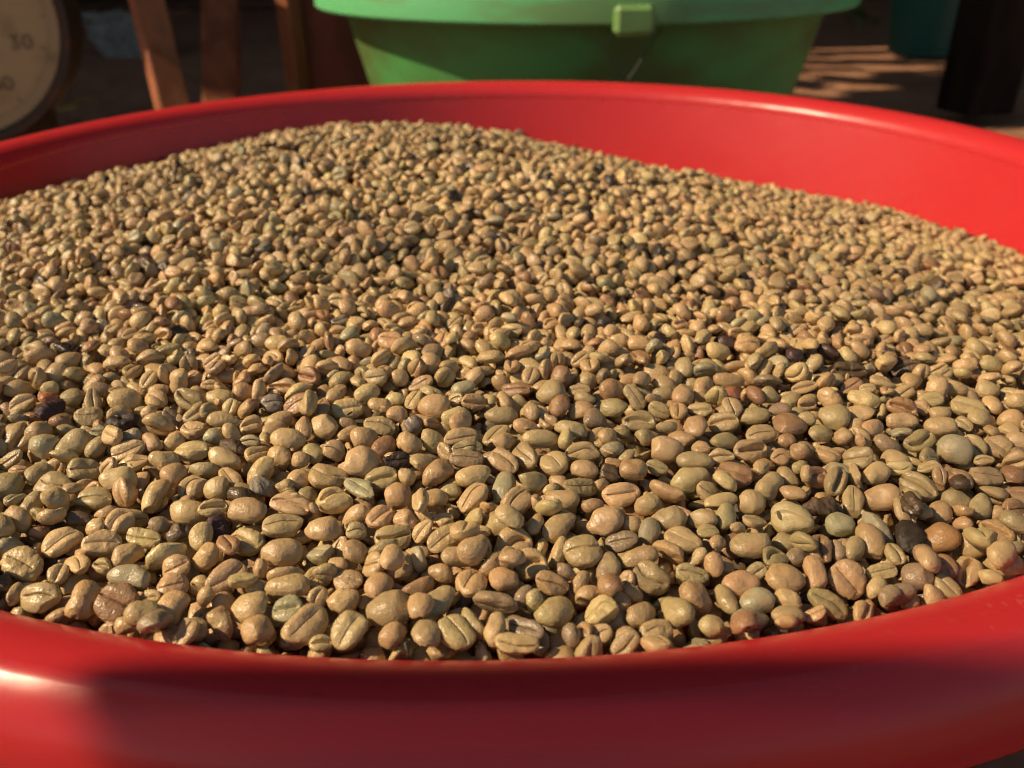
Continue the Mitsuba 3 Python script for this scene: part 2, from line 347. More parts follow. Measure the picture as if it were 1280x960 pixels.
# ------------------------------------------------------------------ an unseen tree added on the left, leaves set to dapple the heap
shade_tree_key = thing("tree", "unseen sparse tree added left of the basin to dapple the heap with shade", "tree")
rng = np.random.default_rng(4)
hub = np.array([-7.6, -3.6, 4.2])
put("trunk", tube([(-7.7, -3.8, -0.1), (-7.66, -3.7, 1.8), hub, (-7.7, -3.5, 7.2)], 0.11, 12), "dark_wood", shade_tree_key)
leaves = []
for px, py, s, spread, count in ((60, 555, 9.0, 0.02, 1), (520, 205, 9.3, 0.10, 3), (1010, 480, 9.2, 0.09, 3), (1180, 580, 9.0, 0.10, 3)):
    d = on_ray(px, py, 1.0) - EYE
    c0 = EYE + d * ((EYE[2] - RIM + 0.015) / -d[2]) + s * np.array(SUN)
    put("limb", tube([hub, (hub + c0) / 2 + [0, 0, 0.2], c0 + [0, 0, 0.02]], 0.005, 6), "dark_wood", shade_tree_key)
    for k in range(count):
        leaves.append(placed(leaf_mesh(rng.uniform(0.08, 0.10), rng.uniform(0.035, 0.05), -0.3), c0 + rng.normal(0, spread, 3), rng.uniform(0, 6.3), rng.uniform(-0.6, 0.6), rng.uniform(-0.5, 0.5)))
put("crown", trimesh.util.concatenate(leaves), "leaf", shade_tree_key, smooth=True)

# ------------------------------------------------------------------ an unseen bench, added only to shade the near rim
bench = thing("added_shade_bench", "unseen slatted bench added by the near side of the basin to shade the rim", "bench")
SH = 0.70                                                       # height of its underside above the rim
off = SH / math.tan(SUN_UP) * math.cos(SUN_TURN)
BX0, BX1, BY1 = -0.078 - off, 0.33 - off, EYE[1] + 0.1205 - off * math.tan(-SUN_TURN)
for k in range(13):                                             # slat gaps set so that some sun lightens the added shadow
    y = BY1 - 0.006 - 0.0165 * k
    x0 = BX0 - 0.10 * (BY1 - y) / 0.21 + random.uniform(-0.003, 0.003)
    put("slat", box(BX1 - x0, 0.0143, 0.014, ((BX1 + x0) / 2, y, RIM + SH + 0.007), bevel=0.002), "wood", bench)
for bx in (BX1 - 0.12, BX1 - 0.02):
    put("bearer", box(0.025, 0.20, 0.03, (bx, BY1 - 0.106, RIM + SH - 0.016)), "wood", bench)
    put("leg", box(0.03, 0.03, RIM + SH - 0.02, (bx, BY1 - 0.185, (RIM + SH - 0.04) / 2)), "wood", bench)

# ------------------------------------------------------------------ how the beans lie
HEAP = [-0.02, -0.03, -0.09, -0.1586, -0.1852, -0.2457, -0.1822, -0.1054, -0.084, -0.1103, -0.0679, -0.03, -0.02, 0.0554, -0.3374, 0.1195, 0.3252]
BED_TOP = 0.01412
# a settled bed of beans, 0.14 m square, that repeats without a seam: place (0.1 mm), turn (1/20 rad about x, y, z), half length, width, thickness (0.1 mm)
BED = np.array([
    768,1110,74,-52,-21,-14,52,41,25, 5,1368,74,-1,31,9,32,25,17, 173,1315,79,-53,28,7,44,34,25, 428,503,151,-10,-9,-7,40,29,18, 857,1213,44,8,-44,-19,40,29,19,
    771,982,103,-53,29,4,42,33,20, 1191,314,89,12,2,25,33,27,16, 266,267,66,-4,-1,-42,41,35,22, 57,267,30,-52,26,-22,39,30,21, 498,268,28,0,0,32,56,40,28,
    850,874,25,0,0,38,44,35,26, 1151,771,75,4,-19,50,41,33,22, 222,614,128,11,-6,-10,41,27,14, 1318,983,24,0,0,14,39,33,24, 1227,1178,24,47,42,0,38,31,24,
    409,402,97,-59,13,-4,41,36,27, 820,698,101,3,-9,-53,45,31,23, 914,1199,102,-2,-12,-53,41,28,21, 458,1265,33,0,0,-26,47,39,34, 1328,184,128,-10,-33,40,42,27,19,
    904,1279,65,-55,-24,-7,43,31,24, 281,953,141,13,17,-3,49,34,25, 973,996,29,16,31,34,45,31,23, 146,166,114,9,42,45,40,26,17, 1277,61,119,-6,-39,-35,42,31,21,
    530,641,69,-56,29,-1,45,38,22, 1375,756,186,34,-44,10,51,41,30, 1321,726,127,-28,19,-33,41,33,22, 1246,49,70,17,-17,-37,41,31,18, 1178,1178,141,-33,-47,3,47,41,26,
    521,1266,18,41,47,0,39,31,18, 324,239,72,25,-50,6,41,35,28, 1015,71,41,-17,22,2,46,31,20, 430,1385,105,-3,-7,-48,45,36,25, 972,1099,69,31,-6,14,43,30,18,
    537,580,114,24,-48,19,46,36,22, 1292,983,138,-11,8,-21,32,25,19, 381,593,29,-13,30,-38,47,33,22, 548,1360,140,-6,21,11,38,30,21, 874,837,149,47,36,-11,35,30,24,
    382,278,112,-15,-22,49,44,35,29, 761,252,150,-38,12,-7,46,37,27, 968,590,138,-2,12,-31,40,29,21, 676,210,124,27,41,6,38,27,19, 1129,1243,27,34,-13,-10,43,29,19,
    839,969,86,52,22,-5,42,33,27, 295,146,73,25,51,2,49,42,25, 1192,468,104,8,5,12,46,37,25, 585,641,113,31,-3,30,43,33,18, 1373,1293,143,-48,-21,-3,48,33,19,
    740,515,127,12,-3,-45,42,33,24, 13,759,108,-13,5,-19,38,29,21, 1158,1297,20,0,0,-34,45,29,20, 341,875,146,-7,-45,-22,45,29,19, 416,625,140,7,0,-33,42,31,19,
    1325,231,108,13,33,37,39,28,18, 1272,28,25,0,0,-43,44,39,25, 96,473,58,14,0,20,32,25,19, 1094,1047,112,-40,32,-15,46,32,25, 1206,1114,38,-32,34,40,45,33,23,
    614,618,118,23,17,6,35,31,20, 653,647,65,-9,-10,-47,43,30,18, 1160,340,62,-2,-6,37,38,31,22, 221,1136,24,-60,-19,0,46,37,24, 366,1049,89,32,11,-31,33,29,16,
    393,987,29,-26,21,-21,38,31,24, 1229,983,132,9,10,-34,46,34,23, 1128,873,25,0,0,6,48,38,25, 1356,1034,71,-50,-30,-2,33,25,16, 1135,1047,79,7,-9,11,40,34,21,
    299,518,129,5,7,-37,44,34,25, 700,1069,58,0,2,-22,40,36,22, 674,1197,26,27,-57,0,50,38,26, 570,719,25,9,-12,-35,37,30,22, 91,1197,26,-22,-59,1,44,32,26,
    1317,266,21,61,-14,0,38,29,21, 1259,850,43,-30,-8,-20,49,38,26, 339,611,73,12,-49,-20,42,33,22, 1238,392,35,26,-4,-36,41,34,25, 1120,739,96,19,-13,24,35,25,19,
    1167,190,96,7,-16,-54,50,36,23, 1263,466,115,25,-21,-41,46,39,28, 69,590,94,-26,8,-7,46,34,23, 471,129,40,2,-46,0,48,34,19, 476,1102,35,-28,2,-1,44,38,23,
    889,765,36,-8,33,26,40,33,24, 329,303,71,11,9,-47,39,23,18, 1209,7,109,-8,9,15,39,29,21, 176,897,27,0,0,47,49,40,27, 1394,6,30,15,-15,0,36,30,19,
    148,1179,67,-9,-5,48,40,29,21, 645,1110,84,33,-16,-8,41,36,25, 958,624,17,0,0,2,44,31,18, 1303,622,36,-13,6,35,45,34,25, 812,602,159,9,-61,11,37,29,18,
    248,929,65,-53,28,7,35,27,20, 501,28,82,-20,53,-15,42,35,25, 644,602,29,51,-37,0,48,40,30, 153,634,69,-41,35,-16,46,35,27, 11,557,71,-32,45,-6,43,38,28,
    317,110,32,5,-30,-29,41,30,18, 167,580,100,21,-16,36,44,33,20, 1050,1160,35,-34,-12,3,41,37,28, 79,803,131,-57,8,-4,46,36,26, 52,222,85,20,45,-19,39,33,19,
    1176,253,17,-52,35,0,43,32,17, 500,1205,40,23,15,-38,42,32,24, 66,870,72,-32,13,29,45,34,29, 213,646,88,5,-20,32,44,34,25, 289,705,52,7,-29,19,54,40,27,
    909,485,137,11,7,0,49,38,27, 636,1359,117,-8,-13,23,49,40,21, 1071,1301,17,0,0,50,33,29,17, 660,103,107,6,43,44,41,32,24, 571,214,158,-3,1,19,40,32,24,
    81,1243,119,-14,-17,57,45,38,20, 593,348,161,0,13,30,32,22,17, 507,125,126,0,-33,47,48,32,23, 167,939,158,-15,18,6,47,42,31, 886,41,74,-32,20,35,37,32,21,
    86,1028,37,-30,28,26,38,30,20, 634,539,33,32,10,-11,39,31,19, 77,1186,147,-17,9,11,43,30,21, 669,388,153,13,31,11,45,31,23, 52,575,25,-59,-21,0,52,41,25,
    1116,1346,19,-13,62,0,42,28,20, 378,503,98,11,18,-14,46,38,25, 27,592,147,29,-38,-22,43,31,24, 137,866,90,16,-39,23,50,40,30, 619,224,38,-33,-37,-14,46,42,22,
    388,217,31,-60,16,0,49,44,31, 829,1382,72,-9,38,-32,38,28,21, 192,90,70,24,10,52,42,35,23, 1301,1292,18,0,0,-17,39,27,18, 824,317,87,-11,55,-26,49,36,24,
    780,401,43,14,20,-8,45,36,22, 426,667,24,34,-53,0,41,36,24, 1228,710,86,12,-8,-50,40,30,24, 1296,789,144,-12,-33,-45,45,36,26, 32,1291,118,6,-9,16,39,31,24,
    785,1199,37,-31,-18,-34,38,26,20, 1398,228,124,1,6,8,45,34,26, 923,828,32,0,0,-29,54,47,32, 42,919,73,-36,-14,-2,41,32,23, 1018,344,171,18,-36,-37,40,32,27,
    575,764,71,24,13,-16,37,31,24, 96,1269,85,-29,-31,8,36,26,19, 154,460,94,-49,17,-9,45,38,24, 828,892,73,-28,49,-10,46,41,25, 1256,247,143,-25,-18,-11,43,38,26,
    903,172,118,2,-9,16,44,38,27, 1024,766,106,-42,-35,-19,43,32,17, 1205,1212,66,-45,-24,12,43,32,22, 6,328,123,-4,-6,-53,36,26,18, 889,481,20,31,54,0,40,29,20,
    64,1157,42,12,-29,14,43,31,20, 1306,279,72,2,-20,-59,39,33,28, 225,1037,114,-11,45,16,40,35,26, 578,1349,81,-35,-9,-28,39,28,16, 546,777,28,-7,18,-52,41,34,21,
    1096,623,63,18,25,-12,46,32,23, 1303,525,104,2,9,-23,41,30,22, 576,1250,21,-5,-4,28,42,29,20, 438,1384,59,-4,0,1,46,30,21, 1153,119,100,36,-20,22,45,35,23,
    1306,161,71,-31,13,36,50,39,25, 68,983,15,-59,20,0,33,25,15, 813,1358,137,18,-28,0,46,34,25, 956,568,15,0,0,60,40,28,15, 571,835,20,0,0,58,43,33,21,
    635,698,102,-42,28,35,46,34,26, 1303,902,23,0,0,27,47,37,23, 746,1213,117,25,0,3,47,32,19, 737,679,119,-43,-15,16,43,34,28, 43,1309,68,-49,17,-3,50,40,30,
    196,563,139,-34,-23,4,41,35,24, 76,744,113,16,-40,11,42,35,22, 252,874,24,0,0,25,46,36,24, 1253,153,103,-20,-10,-25,40,29,19, 561,1252,61,-6,-7,21,52,34,22,
    28,365,79,9,43,-38,47,36,23, 386,1215,112,1,7,14,52,45,33, 750,1263,90,-5,-4,-54,42,38,24, 1298,1017,108,1,-31,27,41,24,13, 409,1132,18,63,0,0,43,31,18,
    226,754,121,39,18,25,46,34,23, 1314,1270,118,25,17,-18,40,28,17, 985,7,122,12,-12,-32,44,35,18, 748,1358,67,-18,-58,7,42,33,26, 1209,59,26,0,0,19,50,37,26,
    222,413,19,0,0,-17,40,30,19, 677,1115,20,-25,-58,0,47,31,20, 1061,968,101,-33,12,-5,40,28,20, 803,1315,71,8,11,24,38,27,21, 747,492,28,-14,17,-33,39,33,21,
    804,212,62,-16,-57,-12,37,24,17, 751,1309,34,-3,35,32,43,33,21, 136,66,121,-23,41,-31,47,39,27, 327,699,153,-37,-12,14,43,33,20, 309,26,151,1,-4,16,45,37,20,
    151,803,39,43,17,26,50,36,25, 378,1289,143,-11,-32,38,44,35,23, 879,1383,36,31,-38,-35,43,36,26, 571,297,100,44,19,3,41,38,24, 984,921,28,28,35,30,35,29,22,
    1036,738,38,-29,-22,23,46,40,27, 1106,230,90,10,-15,-10,35,27,21, 1281,674,98,-10,-12,25,45,35,23, 1138,1077,29,0,0,16,42,37,29, 1062,1344,72,-55,13,-7,48,39,26,
    1076,924,25,20,-59,0,42,37,25, 850,452,53,-6,21,21,39,32,24, 1008,1284,22,40,48,0,44,41,22, 32,783,158,-24,35,-1,40,37,22, 611,1066,117,36,-31,8,42,30,24,
    395,336,152,-39,46,-5,43,38,22, 1171,1146,35,36,-34,-38,42,34,21, 330,1360,24,0,0,31,42,34,24, 189,1000,67,4,40,32,39,30,23, 151,95,38,13,-40,15,42,34,22,
    182,134,95,-22,6,13,33,23,16, 365,441,74,18,2,5,42,30,18, 355,483,28,-24,35,-40,37,27,17, 1261,1246,33,38,-31,-12,48,38,28, 383,29,141,5,26,17,48,40,28,
    1173,185,25,24,31,26,34,28,19, 1348,1198,155,-6,-61,-14,43,34,24, 435,632,62,6,8,-26,42,31,21, 737,1207,64,-47,-10,-8,38,25,17, 62,549,172,52,26,-4,45,36,23,
    176,1066,105,29,-43,-28,40,32,19, 56,1032,154,-6,1,36,35,28,20, 1107,325,142,-32,9,44,41,36,21, 1155,425,67,6,-5,-15,42,32,24, 523,463,133,50,0,4,43,33,27,
    1066,1200,73,18,42,3,37,23,18, 780,724,44,32,2,-50,45,37,31, 1384,411,115,-30,-44,17,46,35,21, 1149,332,109,2,12,30,37,27,19, 702,529,19,0,0,9,40,32,19,
    258,212,37,33,22,-48,42,29,18, 941,1001,86,-32,5,12,40,29,16, 42,675,130,37,8,18,50,46,27, 867,667,138,-1,-19,21,43,36,26, 502,180,117,10,-8,35,38,32,23,
    282,129,133,37,-17,22,39,32,25, 143,1209,128,17,25,-24,42,35,26, 171,334,131,-5,-7,53,53,41,30, 465,442,73,-4,-6,-36,42,39,24, 284,69,97,-3,-28,-22,43,33,22,
    334,748,27,0,0,-32,45,37,27, 34,421,73,42,-10,-27,42,32,25, 619,812,112,-11,-4,8,53,39,26, 312,348,15,53,33,0,40,24,15, 182,741,19,4,63,0,46,29,19,
    672,1210,81,2,-2,-45,43,38,30, 966,1165,140,17,45,21,45,40,29, 149,479,33,-29,-17,-48,37,28,18, 269,627,95,35,-29,-26,50,39,24, 229,946,24,-4,-63,0,42,34,24,
    1345,346,150,-4,1,-18,43,30,17, 1317,898,115,61,10,-11,38,34,23, 120,771,71,-28,-9,-11,39,27,17, 958,56,89,-34,-4,-1,45,32,21, 361,1160,69,-22,-37,-33,47,28,20,
    1302,758,62,40,9,-18,46,40,29, 739,1252,34,-57,16,-1,48,37,33, 897,1003,37,-10,35,-42,46,40,28, 1393,257,22,-61,14,0,43,30,22, 592,415,143,-52,26,-2,46,37,23,
    1230,98,114,50,14,-8,45,35,20, 864,1144,88,-4,-2,-51,42,33,25, 217,404,75,12,-3,-7,46,42,34, 395,808,113,7,26,-20,48,45,27, 95,640,102,2,5,53,44,38,26,
    826,22,105,45,12,1,41,30,23, 1063,94,41,14,-30,-6,46,38,26, 35,851,153,-17,-27,-15,51,44,23, 1211,312,34,6,-34,-34,42,34,25, 953,83,38,-48,-21,-30,42,34,23,
    607,1191,42,38,25,-39,42,34,25, 1028,1201,118,52,7,-3,48,34,21, 724,1316,84,9,-21,19,34,27,20, 1199,340,147,15,-2,28,44,39,29, 1142,902,111,28,7,-15,48,34,21,
    1376,891,143,-17,-19,43,39,30,22, 472,833,75,-43,8,-6,49,41,26, 1062,1098,67,-2,0,-18,45,30,20, 871,595,119,8,29,33,40,30,19, 857,282,125,5,-35,-32,43,28,18,
    1385,671,80,18,-24,-36,36,26,16, 504,1261,131,29,-4,-34,40,27,21, 1122,396,136,13,-9,-19,51,36,24, 925,818,119,13,47,27,38,28,17, 893,223,74,-54,-25,-3,51,38,30,
    891,900,128,-33,-28,1,42,32,23, 404,1333,21,37,51,0,47,28,21, 1370,1275,25,0,0,-12,43,38,25, 1217,949,75,30,17,13,32,24,18, 1217,418,90,-10,-19,-18,40,28,19,
    580,1109,62,-24,29,12,43,31,19, 958,681,30,32,4,24,37,30,20, 96,669,150,22,11,24,36,26,18, 358,961,78,8,-48,-35,44,33,23, 1023,816,29,26,-23,-31,40,29,22,
    1196,853,15,0,0,-27,35,28,16, 640,193,80,-21,-11,56,39,28,20, 209,187,32,-7,10,44,46,37,23, 532,990,101,7,-15,40,40,32,21, 561,1167,32,39,-20,-9,47,35,25,
    739,1156,29,0,0,-58,49,42,29, 1249,307,102,-12,-6,-38,43,33,21, 1196,1358,19,-1,63,1,37,26,19, 965,257,19,-53,33,0,37,29,20, 1263,745,126,-18,4,-16,42,33,25,
    469,961,102,-58,14,4,46,36,28, 409,687,108,-11,5,-22,44,34,23, 439,755,106,-13,-3,-49,45,42,25, 1225,769,73,-32,12,-5,41,32,22, 283,1305,26,0,1,53,44,35,26,
    536,902,101,12,-44,-23,40,30,21, 1369,778,21,-52,36,0,41,35,21, 377,922,29,-7,22,-17,37,28,16, 1307,999,61,61,-4,4,35,25,16, 1374,614,84,17,-7,31,40,28,17,
    40,3,96,-4,-53,-25,38,30,22, 288,973,31,-21,-13,48,38,31,22, 6,173,110,-13,-18,-44,46,30,22, 674,508,136,-19,-47,35,42,30,20, 1033,586,42,8,53,29,56,45,36,
    192,1342,143,14,3,-34,47,39,27, 365,1345,57,-42,-36,12,40,27,19, 1016,1254,89,24,7,55,46,34,22, 11,1207,27,-56,15,-1,44,37,26, 970,100,143,4,-17,46,39,29,22,
    35,816,26,0,0,-46,47,35,26, 1300,1350,108,-4,-12,9,39,29,22, 856,335,31,37,-4,40,32,22,14, 1040,1311,117,8,-7,45,46,36,26, 1366,11,113,-10,-2,45,40,31,25,
    299,507,30,25,0,1,49,33,23, 552,231,36,-20,-26,-3,40,31,21, 815,780,74,-19,9,-51,37,32,21, 970,416,113,47,6,-1,49,39,25, 221,1148,75,7,54,25,38,31,22,
    448,271,134,-2,-29,-22,43,32,25, 941,304,70,-37,-40,0,49,42,30, 312,647,40,31,-30,31,43,31,21, 142,382,71,15,-1,35,42,38,24, 1273,487,174,1,-8,-29,43,32,19,
    86,1084,45,5,33,-10,46,33,28, 540,1386,85,52,20,-18,39,27,18, 904,425,92,-1,17,-8,45,34,23, 1249,139,21,19,-60,0,45,33,22, 1200,658,45,31,12,-15,53,38,27,
    811,1289,27,-15,44,-30,41,31,20, 1333,70,128,46,-8,-32,38,31,22, 641,1255,36,-14,40,-34,46,38,30, 578,135,118,14,3,40,41,30,19, 1272,380,89,-27,-46,-12,44,38,27,
    1042,871,26,-6,-25,49,43,30,20, 879,1349,108,-17,2,36,48,33,24, 876,723,125,-26,12,-7,40,27,17, 88,534,67,-7,-2,-6,42,34,24, 1016,933,19,21,37,27,32,21,13,
    623,334,69,-1,-1,-59,38,26,14, 411,94,88,-26,-36,-11,49,42,25, 130,1039,79,39,-29,-13,39,35,22, 848,1092,128,40,33,11,39,34,20, 1005,1144,59,27,35,24,37,25,16,
    699,278,123,-11,28,-19,45,35,26, 255,460,111,-32,-31,-22,43,36,22, 1105,1201,54,0,0,-33,37,29,21, 529,834,107,-31,-1,-42,46,30,21, 183,1376,36,-34,13,-35,44,33,21,
    27,919,138,33,-34,10,46,30,18, 747,430,19,-62,-8,0,40,27,19, 1142,4,100,52,-13,-29,50,46,33, 742,929,121,-50,4,-2,44,36,24, 1022,834,136,15,6,49,42,28,19,
    970,1135,72,-25,-22,-15,40,27,18, 805,698,146,-59,-18,6,41,33,19, 205,510,23,63,-1,0,46,34,23, 1129,673,79,35,-28,-17,41,33,23, 621,405,37,33,-43,13,47,34,28,
    617,868,41,31,-8,53,45,34,20, 942,391,23,62,8,0,49,38,24, 1095,1399,58,-44,33,27,46,32,22, 440,168,31,-9,-34,-39,42,27,17, 937,752,56,16,-13,-33,34,23,15,
    1182,1268,63,29,11,25,44,32,21, 1176,993,66,-6,12,39,46,35,23, 1,430,160,12,-2,45,43,33,22, 854,96,69,-26,24,-19,45,34,24, 1189,260,108,-55,30,4,40,33,18,
    1019,1096,31,-33,-3,20,41,29,21, 791,848,33,21,28,6,38,33,17, 1267,702,35,0,0,45,49,44,35, 455,788,155,-3,-6,-3,43,34,26, 1113,988,82,-6,54,4,40,32,20,
    23,819,83,-27,-5,38,37,31,24, 261,644,34,33,-22,-28,42,34,23, 1361,1224,112,-3,60,14,49,38,27, 356,417,25,0,0,-38,45,34,25, 683,575,65,15,3,33,39,28,20,
    734,950,70,0,1,44,49,34,23, 1322,445,96,50,35,-10,49,40,29, 10,479,127,-50,20,0,47,40,27, 601,723,81,8,24,-11,46,32,21, 205,72,119,-42,-34,13,48,36,22,
    693,1008,123,-5,-52,-12,45,35,20, 1056,20,27,-59,-20,0,46,34,27, 830,673,61,33,-53,-1,39,28,21, 481,905,77,34,22,-5,49,37,21, 219,1315,33,-10,-33,19,44,27,19,
    759,133,129,4,5,-34,52,39,27, 109,370,26,31,3,22,33,25,13, 388,871,79,-31,1,-14,46,42,26, 766,784,37,29,3,6,47,39,26, 1088,135,116,-6,-3,-8,41,30,24,
    1313,547,26,57,-26,0,45,34,26, 59,133,44,-28,19,17,46,41,31, 1120,386,28,0,0,0,45,40,28, 691,157,104,-13,-1,-49,40,31,24, 999,116,19,0,0,5,42,32,19,
    1269,198,40,-5,-41,-22,47,31,23, 1137,569,52,23,0,-14,48,36,26, 529,107,34,5,-22,-20,43,33,19, 453,1255,88,2,-3,-15,43,31,21, 47,200,30,0,0,-1,43,39,30,
    1306,1115,134,61,3,8,47,30,25, 1295,1251,69,-5,16,5,38,29,22, 1364,512,103,-10,16,-49,37,29,18, 1153,491,62,4,-4,-2,43,34,23, 915,11,110,13,-55,-12,38,33,21,
    365,397,141,-46,-15,-10,40,27,21, 458,219,121,18,-41,7,43,31,19, 2,299,90,-2,-11,-22,45,35,21, 17,277,56,25,48,-21,38,29,17, 849,814,108,-2,3,2,46,34,24,
    958,958,66,40,19,24,35,25,18, 132,749,141,29,-28,39,45,38,24, 557,511,92,-49,30,25,35,25,15, 451,544,103,-4,-8,-28,37,27,18, 1154,277,164,-37,-4,-25,45,39,31,
    928,668,133,-14,9,35,41,36,21, 870,535,112,-12,-10,-38,39,32,22, 1193,894,53,-28,10,-8,40,29,20, 636,15,22,-58,23,0,45,32,22, 64,266,106,12,-35,32,42,30,23,
    970,384,76,-11,7,54,42,29,22, 1026,431,74,-6,-9,37,47,35,25, 848,232,26,-53,-33,1,39,34,26, 242,1368,24,0,0,-8,40,32,24, 948,204,148,-15,9,-18,40,29,20,
    413,112,24,0,0,-48,48,34,24, 288,1033,30,-13,-34,39,47,32,19, 419,1195,163,-58,-5,13,48,41,29, 4,905,109,-25,5,-17,42,27,17, 336,1240,145,-21,-13,14,42,33,20,
    475,440,165,-17,-30,52,46,31,21, 480,163,68,22,-35,3,41,28,16, 1234,1282,69,41,-38,22,46,31,19, 996,755,163,21,11,3,46,38,25, 624,682,23,-53,21,-4,39,30,21,
    1379,746,75,6,16,46,42,40,27, 1049,609,132,-21,5,18,42,29,21, 1192,728,38,-44,-13,20,50,35,28, 642,342,114,1,2,53,54,44,32, 457,218,39,33,3,-34,42,34,20,
    699,1347,124,-5,15,-45,43,32,18, 1098,947,58,-8,7,-4,32,20,12, 953,631,59,-60,-2,1,43,38,23, 363,221,98,2,17,-4,42,34,19, 1102,1202,17,0,0,32,38,30,17,
    877,569,67,-3,-53,-18,46,33,19, 174,15,143,9,-1,-22,35,29,18, 80,901,129,28,-26,-9,42,30,24, 529,521,153,10,8,2,43,33,27, 981,1240,54,16,3,-1,37,28,17,
    848,1045,25,60,17,0,46,40,26, 888,653,29,19,1,1,47,35,20, 601,257,15,-62,-8,0,36,27,15, 1330,1124,88,-17,2,-13,36,31,21, 764,1044,32,-5,31,-48,45,35,24,
    472,871,34,-17,37,40,42,32,20, 1027,230,20,0,0,-9,37,28,20, 997,160,59,-4,-11,17,41,34,22, 473,771,37,8,-33,31,42,30,23, 555,295,35,41,-17,-32,42,33,21,
    816,29,173,-29,29,-15,46,42,31, 257,68,154,-18,3,38,44,35,23, 110,705,61,-41,-37,9,50,36,25, 695,910,73,-34,16,-14,49,33,24, 432,282,20,43,46,0,46,35,21,
    1363,276,125,13,14,-47,47,32,20, 1134,515,102,32,42,-7,48,32,21, 21,654,21,-53,34,0,46,33,21, 934,1255,91,23,-2,33,37,25,18, 570,520,33,-35,-31,15,46,38,24,
    438,583,16,48,40,0,43,28,17, 511,760,90,30,16,27,50,44,29, 409,466,33,-13,-42,-35,43,31,21, 802,946,141,-30,-44,15,45,35,21, 1080,810,35,18,-11,-49,44,36,27,
    1113,997,28,0,0,42,50,39,28, 863,165,26,0,0,6,43,35,26, 93,20,105,28,-26,-4,41,29,21, 457,725,16,58,-23,0,44,27,16, 334,831,28,28,-40,-19,41,30,25,
    128,691,17,0,0,27,43,28,18, 333,468,159,-2,15,55,42,31,22, 1098,69,106,-10,-4,14,44,36,26, 992,468,27,30,-55,0,51,38,27, 1282,432,20,36,-51,-1,41,29,20,
    1030,435,133,9,-48,4,43,29,18, 723,738,63,30,47,11,42,31,20, 407,596,84,17,-2,-23,46,34,23, 86,1315,121,25,-17,-4,37,24,19, 920,706,77,-10,-39,24,39,31,20,
    599,1396,138,-5,47,5,42,29,21, 671,262,25,55,-29,-1,45,35,25, 672,1013,66,-17,-4,-12,42,31,21, 310,1044,92,22,-21,12,40,34,22, 639,244,99,-23,17,-56,39,32,21,
    400,861,24,-9,-4,16,45,34,19, 825,1101,38,-17,33,50,49,37,26, 786,1001,61,-60,-8,0,44,35,25, 200,870,166,18,48,-17,43,37,24, 688,499,73,16,-20,-11,44,37,27,
    619,1123,27,-30,30,-16,38,30,21, 509,625,143,9,4,22,41,32,21, 1331,650,127,-11,28,-19,41,36,27, 251,850,125,11,41,18,44,29,19, 804,335,30,1,-5,45,42,34,29,
    1,170,59,4,-4,-26,37,26,16, 922,905,40,31,-5,4,48,41,26, 902,708,23,0,0,-61,50,37,24, 989,689,139,55,-19,-8,41,31,22, 205,36,30,34,-20,-9,44,31,23,
    933,1295,23,26,57,0,44,34,23, 1334,475,149,11,22,45,46,38,25, 381,670,66,60,11,-4,36,32,26, 364,1097,36,26,42,34,50,34,26, 393,730,20,-47,-41,0,40,30,20,
    305,1347,80,-37,44,-14,48,47,32, 495,820,21,-62,8,0,43,36,21, 725,262,66,21,40,-8,41,31,22, 1058,348,27,-55,28,-1,42,34,27, 109,629,17,11,62,0,47,28,17,
    788,469,56,0,-2,-20,39,34,20, 276,1373,120,-14,4,44,41,32,22, 385,292,30,34,-14,-32,40,27,14, 1265,882,146,15,-4,-32,35,30,23, 1099,755,33,-23,39,-32,48,35,20,
    1217,1337,93,11,10,33,45,31,20, 916,1225,144,-12,5,-43,42,34,23, 360,643,134,-22,-29,17,48,38,29, 719,726,20,-43,46,0,38,28,20, 20,116,109,-27,32,-34,42,32,18,
    970,26,19,0,0,-56,50,34,19, 475,1348,84,25,9,5,47,31,22, 113,947,106,12,-27,-48,32,27,14, 594,79,112,22,16,-20,32,28,18, 114,424,122,12,-13,56,38,30,19,
    267,996,79,28,36,12,47,38,28, 1175,947,116,-9,10,-13,40,30,23, 741,607,70,-4,6,11,42,32,16, 132,1365,22,0,0,-20,45,32,23, 1025,281,147,-20,54,-5,39,34,25,
    42,32,65,10,-24,46,43,32,20, 823,1253,64,-49,-14,4,46,37,23, 1368,964,135,-23,-42,21,45,34,20, 254,907,112,-6,-46,2,44,30,19, 761,1,25,-15,-61,0,40,36,25,
    1165,612,25,9,62,1,45,33,26, 836,813,27,-27,8,-7,41,29,23, 652,437,175,-2,-20,-31,48,38,25, 143,272,107,-9,-55,-6,54,38,24, 1038,869,105,-4,58,20,39,30,23,
    1295,394,129,53,-17,-7,33,23,12, 216,1050,61,6,0,3,41,33,19, 1370,895,37,-26,41,33,44,34,25, 469,1038,72,-34,30,-18,47,32,27, 668,1287,96,-52,6,7,47,40,25,
    1263,1352,21,1,0,22,39,31,21, 450,976,59,15,61,0,39,27,16, 559,35,35,11,34,39,48,38,26, 821,157,98,15,61,5,38,30,20, 692,863,138,-30,6,-50,47,43,27,
    1239,811,76,28,-7,-8,41,29,21, 169,954,72,36,-8,-10,46,38,25, 347,374,75,-23,-29,12,46,35,25, 208,466,56,0,28,-54,46,37,25, 87,175,83,6,-53,23,46,35,21,
    721,1001,27,-12,-44,33,38,29,20, 930,523,33,25,-8,-10,44,35,26, 1018,377,119,-43,11,22,43,29,18, 1237,889,184,30,36,16,44,27,21, 768,1330,124,28,-12,-23,48,37,26,
    419,1324,68,9,23,39,41,31,20, 195,1103,72,-17,-46,-26,39,31,21, 34,906,21,51,-37,0,39,32,21, 861,557,161,6,2,-45,41,31,19, 1330,1383,29,-51,-36,0,46,39,29,
